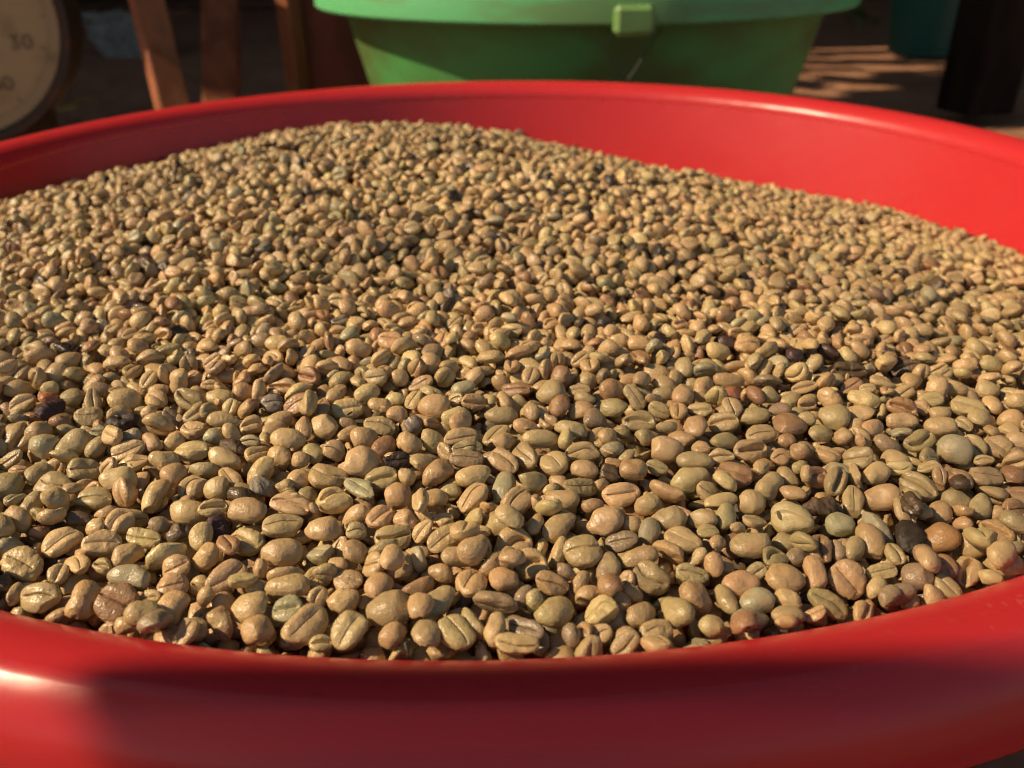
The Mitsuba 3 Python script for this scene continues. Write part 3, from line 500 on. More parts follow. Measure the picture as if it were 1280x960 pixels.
    1172,506,22,3,-1,-14,39,30,22, 1347,61,24,0,0,-5,48,37,24, 832,609,41,14,-36,2,44,36,24, 791,912,32,11,14,3,41,34,22, 1329,586,105,-13,57,-14,37,28,20,
    310,477,74,7,16,-51,44,34,27, 348,297,30,-19,-22,30,46,33,21, 1148,928,23,30,-6,-7,35,25,18, 1243,795,25,62,-9,0,48,37,25, 1158,515,159,48,-25,-2,50,41,30,
    706,1098,107,30,-43,-10,44,33,25, 564,1008,42,-4,-24,-17,45,37,23, 1096,380,81,-1,0,27,53,48,26, 1255,912,79,17,34,3,48,44,30, 1173,613,81,-3,48,1,38,30,17,
    96,924,29,4,4,49,42,36,29, 90,771,21,-50,38,0,42,34,22, 896,862,80,57,-3,9,42,35,23, 178,335,81,-41,-46,3,32,27,19, 969,808,86,10,-6,-33,46,37,26,
    269,1092,56,-57,6,-4,40,33,21, 73,693,26,8,7,24,43,34,23, 468,564,138,41,-34,2,42,32,24, 982,936,121,-8,19,54,46,37,24, 270,705,130,-19,60,4,41,33,27,
    226,1009,23,0,0,-1,39,33,24, 628,166,110,-23,43,1,45,36,19, 771,756,118,-41,30,-6,49,40,30, 321,439,114,4,-1,-18,41,36,20, 918,1106,24,0,0,-43,49,34,24,
    1375,1311,99,11,-5,28,44,33,28, 21,638,66,-1,-2,31,40,33,25, 163,1189,23,0,0,-29,49,38,23, 1245,198,114,-22,-5,51,39,27,17, 906,102,77,39,1,-44,47,40,27,
    43,708,73,9,-4,10,40,31,24, 434,1055,20,0,0,5,45,31,20, 686,630,107,-16,-36,-34,37,33,25, 1342,1398,150,51,25,13,39,26,19, 1031,15,87,5,12,15,47,37,25,
    1039,331,69,8,-5,-15,43,31,21, 1131,600,150,-54,24,-16,43,33,27, 524,1111,66,5,15,16,41,33,19, 1376,1098,109,-12,21,-51,45,32,19, 1275,323,20,-53,34,0,36,28,21,
    1143,939,77,18,-23,46,37,29,22, 472,678,91,1,1,-33,42,29,17, 40,1379,37,-35,0,40,39,33,20, 1213,1299,18,0,0,24,39,31,19, 114,1382,67,58,-22,2,42,32,23,
    1296,1041,27,21,14,20,42,30,19, 510,203,69,-4,14,-11,41,31,24, 172,479,152,54,21,-1,50,39,29, 1262,1309,120,-34,28,2,47,35,24, 522,1388,34,6,17,47,48,41,29,
    1325,647,69,-14,3,-12,42,25,18, 1090,495,82,-13,-32,-12,40,25,19, 657,238,152,47,7,7,36,27,19, 1276,598,96,7,11,14,41,26,18, 1015,639,142,2,-42,-34,33,25,19,
    859,1380,144,-5,-22,-15,40,29,20, 976,756,28,46,43,1,46,37,28, 141,1282,166,-17,18,-35,50,40,27, 534,1318,109,-25,-5,-43,47,41,25, 774,13,72,-3,4,-11,39,32,22,
    665,846,64,16,13,-39,45,39,31, 1239,1072,58,31,-44,-13,39,32,25, 612,1011,78,34,-24,-25,46,39,22, 429,198,86,27,-3,-19,42,34,24, 1040,1220,27,22,-51,-16,46,34,22,
    518,590,35,-27,5,-4,54,37,24, 63,1030,108,7,-29,-52,47,32,21, 1124,1267,146,-48,26,-24,53,43,28, 638,1073,50,-21,-8,-56,43,26,17, 434,391,155,26,50,-15,41,32,21,
    1235,816,140,-31,-27,-3,49,35,24, 654,39,91,7,-5,-13,50,41,25, 120,696,119,-22,-16,52,40,31,19, 1375,20,68,40,38,5,43,31,19, 1076,1400,109,-40,-42,-13,36,28,17,
    98,457,18,-1,0,9,42,26,18, 240,1302,97,-32,45,16,46,37,22, 132,200,30,44,5,2,42,34,23, 72,1354,80,-24,20,5,40,26,18, 823,218,101,3,-6,54,36,30,22,
    823,1198,94,-58,5,-2,44,34,23, 1127,1172,99,-16,-46,-32,46,36,27, 137,911,119,-18,17,14,45,30,21, 25,736,24,30,-55,0,44,36,25, 370,1342,101,-11,8,-35,37,30,22,
    1021,1115,114,-10,0,-47,50,39,23, 1151,729,151,46,2,11,42,30,21, 1053,1027,76,-13,14,-20,42,35,27, 212,265,27,15,-61,0,46,39,27, 383,1089,90,-21,39,0,33,26,17,
    957,276,130,-26,-29,-35,42,36,29, 384,199,131,-13,24,-24,42,31,21, 255,1255,40,-11,36,25,44,35,27, 1037,919,66,42,29,6,49,39,20, 1038,808,78,1,8,-44,45,35,24,
    891,594,21,38,-50,0,34,33,21, 1211,365,71,-35,14,-15,41,33,23, 1334,1213,24,-24,-58,0,43,32,24, 311,1178,133,-7,35,20,43,36,24, 428,512,17,-19,60,0,37,26,17,
    1039,79,99,-4,36,-30,35,28,15, 545,1070,116,29,-40,0,45,37,27, 1287,494,40,22,33,-37,44,33,25, 411,1043,61,-1,0,34,42,32,22, 1168,1015,16,0,0,43,35,25,16,
    1163,1334,137,-42,20,0,50,40,28, 97,246,17,36,-51,0,32,23,18, 684,786,26,-14,61,0,41,37,27, 1347,328,35,0,0,51,52,43,35, 759,496,88,-16,-1,56,42,32,20,
    275,3,34,-18,-25,-48,44,29,17, 1094,246,146,9,15,8,37,34,24, 169,1141,132,-30,-32,40,49,42,32, 720,432,151,-26,48,5,37,30,19, 697,736,109,44,-6,4,44,35,23,
    119,531,21,-61,13,0,43,34,22, 916,1203,16,0,0,-2,38,28,17, 110,125,102,-14,-41,-27,46,42,27, 1385,1109,64,59,8,0,36,29,15, 334,1366,132,7,10,25,39,27,19,
    135,1268,101,32,-28,-29,42,31,22, 294,840,52,9,-24,-23,41,24,18, 232,293,147,-41,15,35,45,37,23, 373,749,145,21,-11,-11,47,39,25, 912,973,138,-19,-47,13,41,37,21,
    421,924,50,34,33,6,40,37,21, 300,346,75,38,20,41,40,29,22, 1371,240,69,9,58,3,41,33,29, 1012,299,23,0,0,46,46,39,24, 1386,523,22,-25,-58,0,42,35,23,
    1272,669,150,-55,-25,-6,44,33,24, 526,358,155,-16,8,38,42,35,22, 243,1242,110,34,4,39,39,31,23, 303,1205,26,0,0,-49,46,40,27, 1213,598,66,20,-19,-30,38,29,19,
    22,1068,78,-17,56,-21,43,32,24, 1060,347,130,-14,-18,13,49,36,24, 2,999,16,-11,-62,0,38,28,17, 973,796,145,11,12,3,42,31,23, 481,1394,160,-59,-8,-6,35,27,18,
    440,1206,58,-4,-16,51,40,33,21, 983,526,120,-43,-24,3,36,29,18, 1,1092,25,16,61,-1,41,36,26, 238,34,78,46,-33,6,40,34,22, 845,393,24,0,0,30,43,35,24,
    746,206,106,9,-2,57,50,35,26, 215,233,109,-8,3,20,44,36,24, 798,80,79,38,-28,-19,45,39,29, 997,867,60,2,21,42,42,29,17, 1005,1035,37,-4,-20,-17,41,29,21,
    570,1065,57,-48,-2,-22,39,27,20, 599,39,121,5,43,40,34,24,20, 271,144,22,53,-33,0,43,32,22, 559,373,85,12,-17,44,50,35,26, 1321,825,28,6,-12,-43,45,36,24,
    32,1274,17,0,0,32,40,28,17, 283,259,134,21,11,-36,50,38,24, 444,1394,19,0,0,-51,41,30,19, 1341,962,100,34,-31,-6,40,28,21, 404,555,132,7,22,1,37,31,20,
    235,565,82,10,14,-14,38,30,20, 235,4,139,-25,6,51,41,34,25, 810,564,120,-5,3,23,51,39,30, 730,88,75,40,13,-17,42,34,26, 1081,1244,95,-58,21,6,38,31,24,
    1095,551,133,-3,13,-25,40,30,18, 1034,489,101,0,-4,-10,41,27,17, 165,1002,111,3,-6,-49,35,29,20, 1104,1132,33,-15,35,-35,43,35,27, 1051,265,104,28,50,2,46,36,26,
    450,987,22,-39,-49,0,44,35,22, 339,1224,70,-51,-30,10,45,35,24, 257,747,87,44,-2,26,37,29,16, 971,1178,87,-48,1,-9,35,25,18, 721,75,20,-26,-57,0,48,37,21,
    499,535,26,0,0,-9,47,38,26, 587,596,24,-20,-29,28,36,26,20, 1004,1322,68,26,-22,-13,43,31,23, 563,172,38,-20,-26,11,43,39,22, 820,112,158,-25,-16,-34,45,37,26,
    142,38,21,0,0,38,43,33,21, 462,1197,113,-10,-13,5,40,30,20, 295,1079,136,-3,20,45,43,26,21, 31,1041,33,30,16,-3,43,29,20, 1335,694,83,-56,19,-10,42,32,19,
    1054,644,80,-13,35,-34,34,30,18, 777,672,67,1,14,-15,32,20,15, 789,504,157,-20,28,-4,39,28,20, 825,1006,114,-11,-17,-20,35,32,19, 1230,1377,143,-45,-18,3,44,36,20,
    439,340,110,11,-60,5,46,37,24, 300,1271,106,3,-12,24,44,37,24, 213,1070,23,-63,1,0,41,31,23, 383,342,87,34,-5,48,43,33,21, 1305,1062,93,12,-12,-3,48,39,29,
    1133,674,25,22,-59,-1,39,33,25, 1005,194,109,31,10,4,47,33,19, 216,419,148,22,41,3,46,40,26, 616,780,22,0,0,25,44,28,22, 690,571,130,11,23,2,49,36,23,
    151,420,26,-61,3,1,39,38,26, 964,563,71,-45,8,-31,47,35,26, 426,727,57,23,12,23,38,31,20, 1224,615,132,-28,-50,-13,39,27,18, 1149,744,16,0,0,23,38,28,16,
    955,871,133,10,9,-39,45,32,23, 212,294,68,50,13,1,38,29,18, 243,336,89,-4,28,46,43,35,23, 187,1243,88,55,28,-2,37,34,17, 338,999,142,-28,28,4,47,40,29,
    1342,344,101,-3,-3,-40,51,45,33, 23,1234,147,11,7,19,44,32,20, 1352,696,33,-44,45,0,50,44,33, 386,927,97,6,-41,-41,45,37,19, 1289,7,97,30,-9,25,52,45,31,
    1246,601,18,0,0,-12,43,32,18, 877,624,67,-8,9,-5,35,27,23, 381,540,43,-39,6,22,49,43,22, 601,1228,93,17,7,5,42,34,20, 38,1129,27,30,-12,-12,38,30,18,
    1181,356,21,28,-56,0,40,29,21, 772,274,106,11,-4,-8,35,27,20, 1393,1344,23,33,53,1,42,34,24, 721,660,63,59,18,8,38,31,20, 1184,68,78,-6,3,56,49,36,30,
    1212,195,38,29,14,45,45,34,21, 1359,185,79,-4,35,1,35,28,20, 641,914,61,23,-14,-23,36,25,20, 978,691,89,12,-24,-33,40,34,20, 1063,463,16,-16,-61,0,34,26,16,
    917,1121,126,-11,-61,9,42,32,24, 479,652,18,-1,0,23,42,26,18, 1112,1094,131,39,-12,-12,39,26,15, 852,74,116,2,-1,-5,40,28,19, 310,305,114,-54,-17,-15,45,33,26,
    1080,559,90,-8,19,-22,49,34,22, 312,845,109,-3,20,31,49,39,29, 870,1328,52,-3,35,-52,43,33,23, 212,780,68,-5,-6,11,46,35,22, 755,879,90,16,-47,-6,39,25,19,
    961,478,79,-14,60,-7,44,38,29, 598,508,113,6,-7,-31,38,29,22, 1287,101,35,-33,-7,12,46,37,25, 1284,1225,118,27,42,33,37,27,18, 722,21,105,38,-40,-9,38,29,20,
    172,15,88,14,12,-4,42,35,25, 1394,1005,104,-39,23,-13,45,35,23, 1282,972,92,-14,-48,-32,36,30,19, 73,1335,23,0,0,3,40,30,23, 675,1355,83,-49,-32,-7,43,39,23,
    916,1227,49,-9,-17,-40,44,28,18, 258,453,30,-25,-7,36,39,28,18, 556,325,134,-3,-16,-33,43,36,23, 160,1310,28,13,-39,-34,41,31,18, 353,1282,22,37,-50,0,49,36,22,
    114,228,64,-6,33,49,45,29,21, 552,710,67,34,40,3,37,31,20, 481,310,112,-37,19,35,33,21,13, 849,948,31,43,-12,-6,43,35,27, 1393,854,40,4,30,-30,48,37,22,
    303,602,132,-15,23,-21,43,36,27, 261,66,29,-54,28,0,46,40,28, 408,1173,36,-30,-10,-21,40,29,17, 1003,676,16,0,0,-38,36,26,17, 1090,1345,133,7,-45,-2,46,34,22,
    1256,619,57,-32,34,-21,43,28,21, 762,27,135,29,-37,-13,46,38,28, 789,455,130,43,19,-11,36,27,18, 389,451,133,9,-15,-3,43,34,20, 1249,115,63,-20,-11,15,40,27,15,
    1242,1017,88,33,3,-1,46,35,23, 932,454,30,-34,-17,27,40,29,17, 901,50,20,40,48,0,40,30,20, 1393,98,67,-18,-3,23,40,28,18, 876,499,74,43,-27,5,48,40,28,
    267,1198,75,-10,43,-23,43,31,23, 39,1129,71,5,6,48,39,23,16, 725,545,74,-4,-32,-2,38,31,22, 540,1110,18,0,0,37,38,28,19, 367,141,63,0,3,32,49,35,26,
    829,755,23,-51,36,0,34,32,24, 365,1399,85,11,-39,45,39,30,23, 679,367,23,0,0,-29,45,31,24, 363,814,60,-23,-38,5,48,35,22, 599,109,72,-1,2,-2,42,33,19,
    335,1052,32,-11,-32,40,46,35,25, 294,190,125,-22,-3,-3,46,39,30, 1245,255,24,46,43,0,47,39,25, 95,1190,83,-20,-13,41,43,30,24, 40,338,26,-18,60,0,50,38,26,
    111,849,23,1,0,-43,43,35,24, 1220,544,25,0,0,-15,49,37,26, 122,982,26,24,40,10,38,28,16, 749,335,144,0,-12,25,47,39,22, 557,665,110,6,-40,-26,37,30,19,
    601,108,146,16,-48,30,36,24,14, 326,674,98,30,-40,-18,45,33,22, 425,802,19,50,38,1,39,29,19, 647,900,118,-6,-44,-3,45,34,18, 345,1158,17,-62,-13,0,38,27,17,
    796,544,60,5,59,0,50,43,30, 115,919,70,0,8,7,43,30,16, 817,150,55,47,37,16,38,26,17, 869,49,150,-40,37,5,43,34,20, 1170,227,132,-6,56,13,47,28,15,
    39,972,145,40,38,-9,39,27,20, 1059,662,27,0,0,19,45,37,27, 929,1056,86,37,-14,29,52,35,22, 201,811,21,0,0,29,47,33,21, 817,1158,41,15,27,-8,43,36,28,
    596,1333,147,15,-23,-40,40,32,24, 133,542,114,-30,15,-5,45,35,23, 98,635,188,-3,-22,-56,36,28,21, 340,179,89,-22,3,42,32,23,16, 671,295,65,-4,9,35,40,31,20,
    1198,1230,20,0,0,-49,38,29,20, 566,213,103,-3,3,-22,51,48,31, 151,639,133,0,13,8,43,35,25, 657,79,18,44,44,0,38,29,19, 67,392,121,-15,-16,-21,38,29,18,
    341,1001,69,25,5,4,45,35,22, 691,687,87,47,22,5,39,26,18, 365,661,21,0,0,-29,40,29,21, 485,403,117,15,-56,-16,42,37,26, 899,354,40,-17,37,20,43,29,18,
    1220,653,107,-27,-51,-12,43,31,22, 111,849,169,5,-31,38,43,36,22, 455,1066,130,-29,-50,21,49,43,25, 91,981,117,15,-13,-55,50,35,23, 470,344,22,0,0,-52,35,31,22,
    422,1128,85,-49,-24,-25,54,40,29, 1055,866,164,-1,12,19,43,38,27, 37,981,58,10,0,21,48,39,30, 1357,1243,66,-47,31,2,39,30,22, 396,1263,53,-19,-31,12,44,36,23,
    611,1388,68,-1,5,-5,44,35,26, 840,1043,70,-1,-1,-16,43,31,20, 421,883,142,-9,-49,16,47,43,30, 687,453,24,0,0,-43,46,34,24, 928,1365,33,-37,26,-37,38,33,22,
    999,151,122,-5,-35,-31,42,31,18, 322,33,114,-27,54,4,46,30,20, 558,1175,82,55,-21,0,46,32,21, 303,443,21,0,0,26,41,31,21, 1251,531,80,26,32,25,42,34,22,
    601,1363,22,58,-24,0,42,38,22, 1366,1340,57,15,-3,-40,38,29,16, 1385,576,111,41,30,7,37,28,20, 504,502,88,-34,26,14,50,34,25, 886,680,79,5,28,28,41,31,22,
    1325,65,69,2,1,-55,43,34,23, 421,1041,105,-19,-46,26,39,24,20, 469,62,30,0,0,60,49,42,30, 262,775,29,-51,-36,0,51,43,29, 1231,467,39,-13,28,-4,42,39,28,
    1003,376,32,-22,25,-37,45,32,21, 1223,705,148,14,-29,38,39,30,22, 1059,168,27,2,-63,0,51,39,27, 615,495,73,-2,-8,9,47,32,23, 251,1291,145,-5,42,-41,39,28,19,
    920,1158,65,9,-22,-16,48,34,22, 1395,680,183,12,-1,13,44,36,25, 632,671,158,4,-11,41,45,36,27, 1133,178,35,23,-18,-22,44,38,23, 936,12,60,31,51,-12,40,29,19,
    513,334,105,14,16,36,40,27,16, 727,1306,153,-6,-24,28,46,36,27, 514,711,31,-18,7,-29,43,34,22, 681,883,23,0,-1,54,39,31,23, 1033,510,155,-3,-60,-14,52,44,28,
    481,603,89,45,6,16,42,30,22, 592,656,56,-30,-43,4,40,33,21, 830,1310,100,29,-45,-7,40,28,18, 141,148,37,33,-4,9,46,36,26, 508,1039,25,33,-53,0,47,39,25,
    500,273,77,-2,1,-50,44,33,21, 222,1365,85,-18,-9,-58,47,37,27, 1271,320,56,-1,-2,13,36,24,16, 496,1162,92,42,-34,-2,41,30,23, 293,1148,58,-4,51,28,41,32,27,
    802,460,18,29,55,0,43,29,19, 603,277,72,-15,-8,3,45,32,21, 265,802,99,-2,13,24,34,32,18, 25,351,164,-12,-4,-9,56,44,26, 1338,1365,83,34,36,11,39,28,20,
    542,1129,127,38,10,-5,44,31,22, 616,324,28,-56,-28,0,47,40,28, 470,687,55,-50,38,1,47,28,20, 573,577,151,-9,7,-22,44,33,20, 146,1028,132,6,50,-14,32,26,14,
    250,1080,94,2,-1,46,38,27,21, 1155,1232,99,-16,48,13,46,37,26, 1105,1295,47,-21,12,-52,39,27,20, 981,190,19,5,-63,0,38,29,20, 373,149,18,0,0,-53,32,25,18,
    1355,204,23,0,0,-3,48,37,24, 353,562,102,-11,55,-17,45,35,24, 208,515,95,-17,5,-57,39,30,20, 1264,1147,88,-3,-13,17,42,35,25, 530,161,165,-8,-31,49,42,31,24,
    1368,483,60,-19,7,-19,38,27,20, 1242,1060,16,-60,17,0,41,31,16, 1114,61,42,-12,-26,-23,44,32,22, 865,937,117,18,9,16,45,30,20, 631,54,155,-14,-9,-47,48,30,22,
    1317,873,69,35,-3,-8,43,28,20, 687,663,20,-46,43,0,41,32,20, 348,61,81,-28,-55,-5,44,32,20, 1270,848,104,62,6,0,40,29,19, 1375,414,67,22,-57,7,37,36,22,
    67,80,153,48,-37,-10,48,40,31, 604,160,40,-3,-32,-8,41,30,22, 187,1259,124,37,49,-5,43,31,21, 179,704,139,3,-35,12,46,39,29, 574,824,62,2,-1,-26,38,27,22,
    19,455,25,62,12,0,45,39,26, 570,432,40,-22,25,-32,45,36,24, 1383,391,24,0,1,52,42,36,24, 568,61,77,7,19,51,44,31,19, 209,125,20,-3,-63,0,39,32,20,
    374,795,13,42,46,0,33,21,13, 703,147,22,-62,-8,0,41,31,22, 1094,242,22,6,62,-1,38,32,23, 622,168,165,48,38,12,46,38,28, 1006,1197,66,0,44,31,44,28,17,
    1049,727,137,14,-34,-44,40,32,24, 1275,1341,60,3,5,-4,43,34,21, 725,810,90,10,-3,12,49,37,24, 1172,802,138,-2,-25,20,48,34,26, 805,1347,25,-11,62,0,44,33,25,
    126,290,66,9,3,18,45,32,24, 275,396,128,-32,25,26,41,34,28, 1046,505,55,33,-29,-18,42,33,25, 1294,1167,37,26,45,-27,45,38,25, 540,1186,126,-16,57,-11,42,34,23,
    726,748,152,-32,-53,7,44,29,18, 1363,812,68,4,13,-40,38,29,20, 884,1018,101,-20,12,-36,35,32,20, 92,393,28,16,20,4,35,24,15, 1170,388,111,14,53,13,41,32,19,
    1080,277,53,-3,-21,-57,49,34,19, 258,339,31,-14,-13,29,48,33,28, 436,364,59,33,-42,-1,38,30,22, 1190,843,46,1,1,-9,36,29,16, 692,149,165,5,12,14,46,38,27,
    1027,553,107,-9,39,6,45,35,23, 470,483,29,-48,-27,-24,36,30,16, 902,774,90,-9,1,-42,47,31,20, 1115,296,88,33,-39,10,43,35,25, 590,93,27,55,-30,0,49,38,28,
    473,1338,27,2,-9,58,44,33,25, 717,80,146,-46,-18,-17,47,35,22, 344,1287,77,8,45,-20,44,31,21, 527,1038,72,-40,-46,0,38,32,23, 1309,1197,70,45,-7,-1,42,29,21,
    954,143,80,-42,-24,-11,40,26,18, 439,475,113,-56,-7,-7,46,35,24, 663,1047,95,-2,29,45,38,27,21, 78,218,130,29,-49,5,36,27,16, 442,516,63,6,-11,-38,46,40,23,
    29,1190,92,-13,41,31,48,36,29, 201,828,117,-5,42,7,49,38,27, 1201,873,133,27,-1,44,47,44,33, 730,1025,78,25,5,33,36,24,16, 1188,1056,48,-50,12,37,39,31,20,
    242,1130,137,-11,41,17,40,34,22, 644,777,79,42,16,3,42,37,25, 756,582,104,3,16,-3,33,30,20, 1194,528,76,22,36,41,43,30,21, 521,458,24,50,39,0,44,35,24,
    728,356,63,-53,-5,-3,38,29,21, 222,705,66,-26,-49,19,43,31,23, 317,190,27,0,0,39,48,34,27, 887,750,155,-29,7,-20,43,28,18, 844,276,65,-11,-17,-31,47,37,25,
    292,775,154,-10,-2,40,47,38,29, 1306,385,28,-11,34,-41,44,30,22, 995,7,60,-38,-39,11,44,36,19, 173,259,147,-44,-32,-6,41,30,21, 105,598,154,3,45,26,48,33,23,
    569,942,60,23,10,21,40,24,16, 60,311,68,3,5,-14,39,33,22, 1235,257,71,44,45,0,46,37,24, 284,1245,147,-22,-28,10,39,29,22, 774,113,24,0,0,-10,44,33,24,
    513,551,76,-2,-12,58,47,32,22, 1269,332,137,-5,10,20,43,34,26, 100,305,162,41,-42,1,43,33,24, 962,1305,74,18,30,28,47,37,23, 1165,837,81,-50,25,-9,46,36,22,
    192,1003,150,-7,-8,-35,36,24,15, 827,506,17,0,0,48,37,24,18, 788,1049,107,8,42,-24,49,38,26, 201,218,65,54,-3,2,44,28,22, 315,553,18,0,0,-60,33,26,19,
    229,693,20,0,0,17,36,30,20, 924,1351,89,-15,-12,17,43,29,17, 934,178,67,8,-42,-31,38,31,21, 428,285,69,0,1,39,45,34,29, 658,1116,138,45,36,-4,43,34,22,
    1373,970,59,-27,-28,34,45,32,20, 872,119,129,-27,-18,52,37,28,19, 506,1288,70,-20,10,-23,45,36,28, 440,56,146,31,-16,-23,51,46,31, 454,634,119,-3,-17,14,39,32,19,
    1333,1097,39,27,-31,-5,49,39,25, 977,1357,21,36,-52,0,47,32,21, 1170,115,29,-48,-19,5,45,36,25, 915,948,81,-44,32,-29,42,30,23, 70,322,117,-48,29,4,37,28,24,
    1186,954,29,-13,-40,35,39,30,24, 1370,1155,43,-35,18,18,46,38,28, 196,624,26,-61,-15,0,47,38,26, 543,367,23,0,0,-9,48,37,24, 885,241,134,9,-18,-46,47,36,26,
    739,849,38,-18,28,-31,47,40,31, 143,211,110,6,-11,55,41,29,21, 1152,1186,33,-25,-26,-5,37,29,19, 1010,221,165,-44,0,-7,44,38,28, 698,1361,23,0,0,-1,45,34,23,
    662,978,39,-13,14,23,43,35,24, 855,1229,141,0,39,7,36,30,20, 554,1318,33,-7,-35,46,40,37,25, 689,1258,128,-25,-48,-10,36,30,21, 1044,1352,21,-61,-14,0,43,28,21,
    638,929,20,0,0,13,38,29,20, 1379,868,98,51,-23,8,42,33,22, 788,361,113,-59,9,-19,44,36,28, 1147,10,25,55,-31,0,43,34,25, 1103,820,120,-40,7,12,49,44,33,
    1138,1284,68,-38,-23,12,38,32,20, 186,770,111,36,-23,-40,33,22,17, 916,221,23,-49,39,0,47,34,23, 1040,133,80,-9,1,-48,49,30,19, 1233,540,137,53,31,12,49,44,29,
    642,145,32,-24,27,-32,44,33,20, 1237,1207,95,-16,12,-50,45,34,21, 97,83,18,-55,-30,0,43,28,18, 117,1321,67,45,8,-38,37,27,20, 583,853,110,-2,-30,-40,40,32,19,
    983,229,102,8,-38,-40,45,33,23, 1283,433,60,3,2,38,40,29,20, 133,391,160,6,-30,-45,51,37,29, 103,982,63,31,28,18,36,32,22, 851,549,21,0,0,-14,41,29,21,
    647,569,107,36,-28,-28,48,31,24, 514,683,107,20,-43,-11,40,29,18, 1166,1090,121,8,-11,-17,38,28,18, 888,420,34,13,-32,-2,37,27,16, 277,1133,108,1,-20,17,39,29,18,
    213,150,131,8,-56,-3,49,34,24, 675,1312,33,-35,2,-9,44,33,22, 188,1261,35,-17,-2,-32,45,35,25, 1130,596,102,-6,1,24,40,27,17, 771,1106,140,4,48,31,46,42,26,
    142,1049,25,0,0,40,43,38,25, 1070,1263,49,-27,7,-12,39,24,15, 994,529,39,34,-24,28,41,30,18, 1071,711,79,-25,-46,3,44,36,21, 787,269,42,-13,21,-2,48,41,27,
    223,970,119,4,-13,23,42,37,27, 42,30,16,63,1,0,45,28,17, 701,421,64,-21,-54,-4,52,35,23, 1385,808,124,11,29,-10,39,28,15, 685,682,137,3,-21,-13,37,29,18,
    291,269,22,0,0,19,47,32,22, 1294,217,80,-19,-14,-45,45,35,21, 1115,772,152,19,0,9,42,33,24, 94,430,77,-43,22,17,44,35,23, 1131,1344,74,33,38,-27,41,27,19,
    1221,1073,107,-1,-9,-9,45,35,22, 984,835,33,-31,-16,36,41,31,18, 727,1168,95,14,-37,38,46,34,23, 1002,613,99,43,30,6,37,32,23, 580,900,18,0,0,37,39,29,18,
    989,328,112,22,22,50,43,37,26, 968,107,99,4,-16,48,41,29,18, 1372,605,26,0,-1,44,46,40,26, 370,739,73,-11,10,-38,42,37,28, 671,376,76,-48,-15,-17,40,28,19,
    605,429,94,-16,-19,22,44,34,21, 536,144,79,19,7,-54,40,32,22, 594,918,55,-35,-16,20,36,25,17, 683,1141,63,-44,20,-9,38,31,20, 87,631,55,1,3,54,39,31,23,
    530,1233,97,43,10,9,41,28,15, 210,1256,173,-44,18,-5,43,33,24, 188,339,31,0,0,-44,47,39,31, 544,441,88,10,50,-13,45,34,24, 97,354,87,-43,-16,-35,51,36,20,
    354,122,131,50,13,19,48,43,33, 611,1050,24,0,0,43,42,29,25, 134,1125,36,-35,9,-6,50,39,28, 594,576,75,-2,-4,-37,48,41,24, 1186,659,175,-5,9,-29,41,33,21,
    1053,425,31,-3,43,31,44,28,19, 624,281,152,-7,47,-10,48,35,24, 631,484,25,-21,59,0,44,33,25, 607,1174,123,6,-36,-22,47,35,25, 808,428,104,42,11,6,44,36,19,
    683,206,63,24,-5,-40,46,37,24, 1398,142,21,0,0,-35,41,32,21, 30,77,36,-6,31,45,44,35,28, 876,1156,31,-18,18,-27,41,34,22, 516,57,129,-11,-1,-47,46,39,23,
    832,1257,110,-38,-15,6,35,22,15, 224,1189,131,-26,-36,-29,44,41,28, 1093,525,22,-40,44,-7,48,35,19, 1400,1068,145,-2,35,-38,45,37,28, 681,1044,18,19,-60,0,43,28,19,
    128,1361,115,58,14,3,45,33,24, 147,41,64,-46,-11,8,39,26,19, 1318,1303,72,-39,12,24,39,33,24, 740,447,102,-25,-36,-41,41,34,26, 534,884,40,-35,-11,46,42,32,26,
    337,67,32,15,-28,-36,47,36,23, 738,368,20,30,55,0,39,31,21, 1016,674,75,-10,-21,0,47,33,25, 1382,126,94,9,-28,-31,36,26,18, 640,439,75,21,33,12,39,28,18,
    90,1273,30,10,-17,-41,43,35,24, 1350,133,40,16,35,9,48,37,23, 1289,554,66,-5,-6,36,40,27,17, 552,722,109,-16,7,-33,33,26,14, 35,487,78,9,-2,-1,45,36,25,
    757,150,69,50,8,0,43,37,30, 208,1202,64,16,-23,-44,38,28,20, 1339,550,142,8,1,27,38,30,22, 1341,454,31,-52,-24,17,40,36,25, 662,966,106,0,-48,31,43,32,20,
    932,622,106,-62,-9,-3,46,34,24, 852,737,67,-30,-38,-10,36,29,20, 826,183,145,15,59,4,53,39,26, 1095,453,93,9,-36,-47,43,33,23, 856,103,19,0,0,-63,41,30,19,
    666,458,115,0,-1,-15,46,33,22, 58,475,171,3,10,3,43,36,26, 1239,989,31,57,-24,2,53,39,30, 410,1332,134,-37,21,7,48,33,23, 1358,1040,28,3,-34,-49,41,31,23,
    167,524,63,-6,-2,7,41,31,21, 784,832,97,13,-27,-14,40,32,17, 789,984,19,54,32,0,41,34,19, 729,595,27,0,0,-8,46,41,27, 472,819,122,8,4,-26,40,27,16,
    835,27,27,32,-54,0,50,38,27, 88,2,24,-15,27,-34,42,27,16, 1187,1342,57,-55,28,3,42,33,21, 492,706,147,12,49,-8,47,38,24, 645,73,51,5,-1,-34,34,24,15,
    778,55,32,-1,17,-3,38,27,17, 1049,223,61,-12,-60,-1,45,32,21, 424,34,76,19,3,-5,43,28,19, 1325,932,64,56,23,-10,43,35,22, 660,727,41,-34,-10,-23,44,40,28,
    274,525,81,9,4,-47,40,27,20, 988,1051,83,19,-19,-52,42,37,25, 793,603,28,-16,19,-11,37,28,18, 1092,459,48,61,0,4,34,23,14, 512,261,134,22,42,6,48,39,25,
    1210,1280,126,-34,29,35,38,32,20, 1080,770,90,37,18,-18,39,31,21, 331,1108,102,-2,-16,21,49,37,32, 813,1166,140,8,2,-21,47,42,32, 973,899,90,50,16,-1,40,30,20,
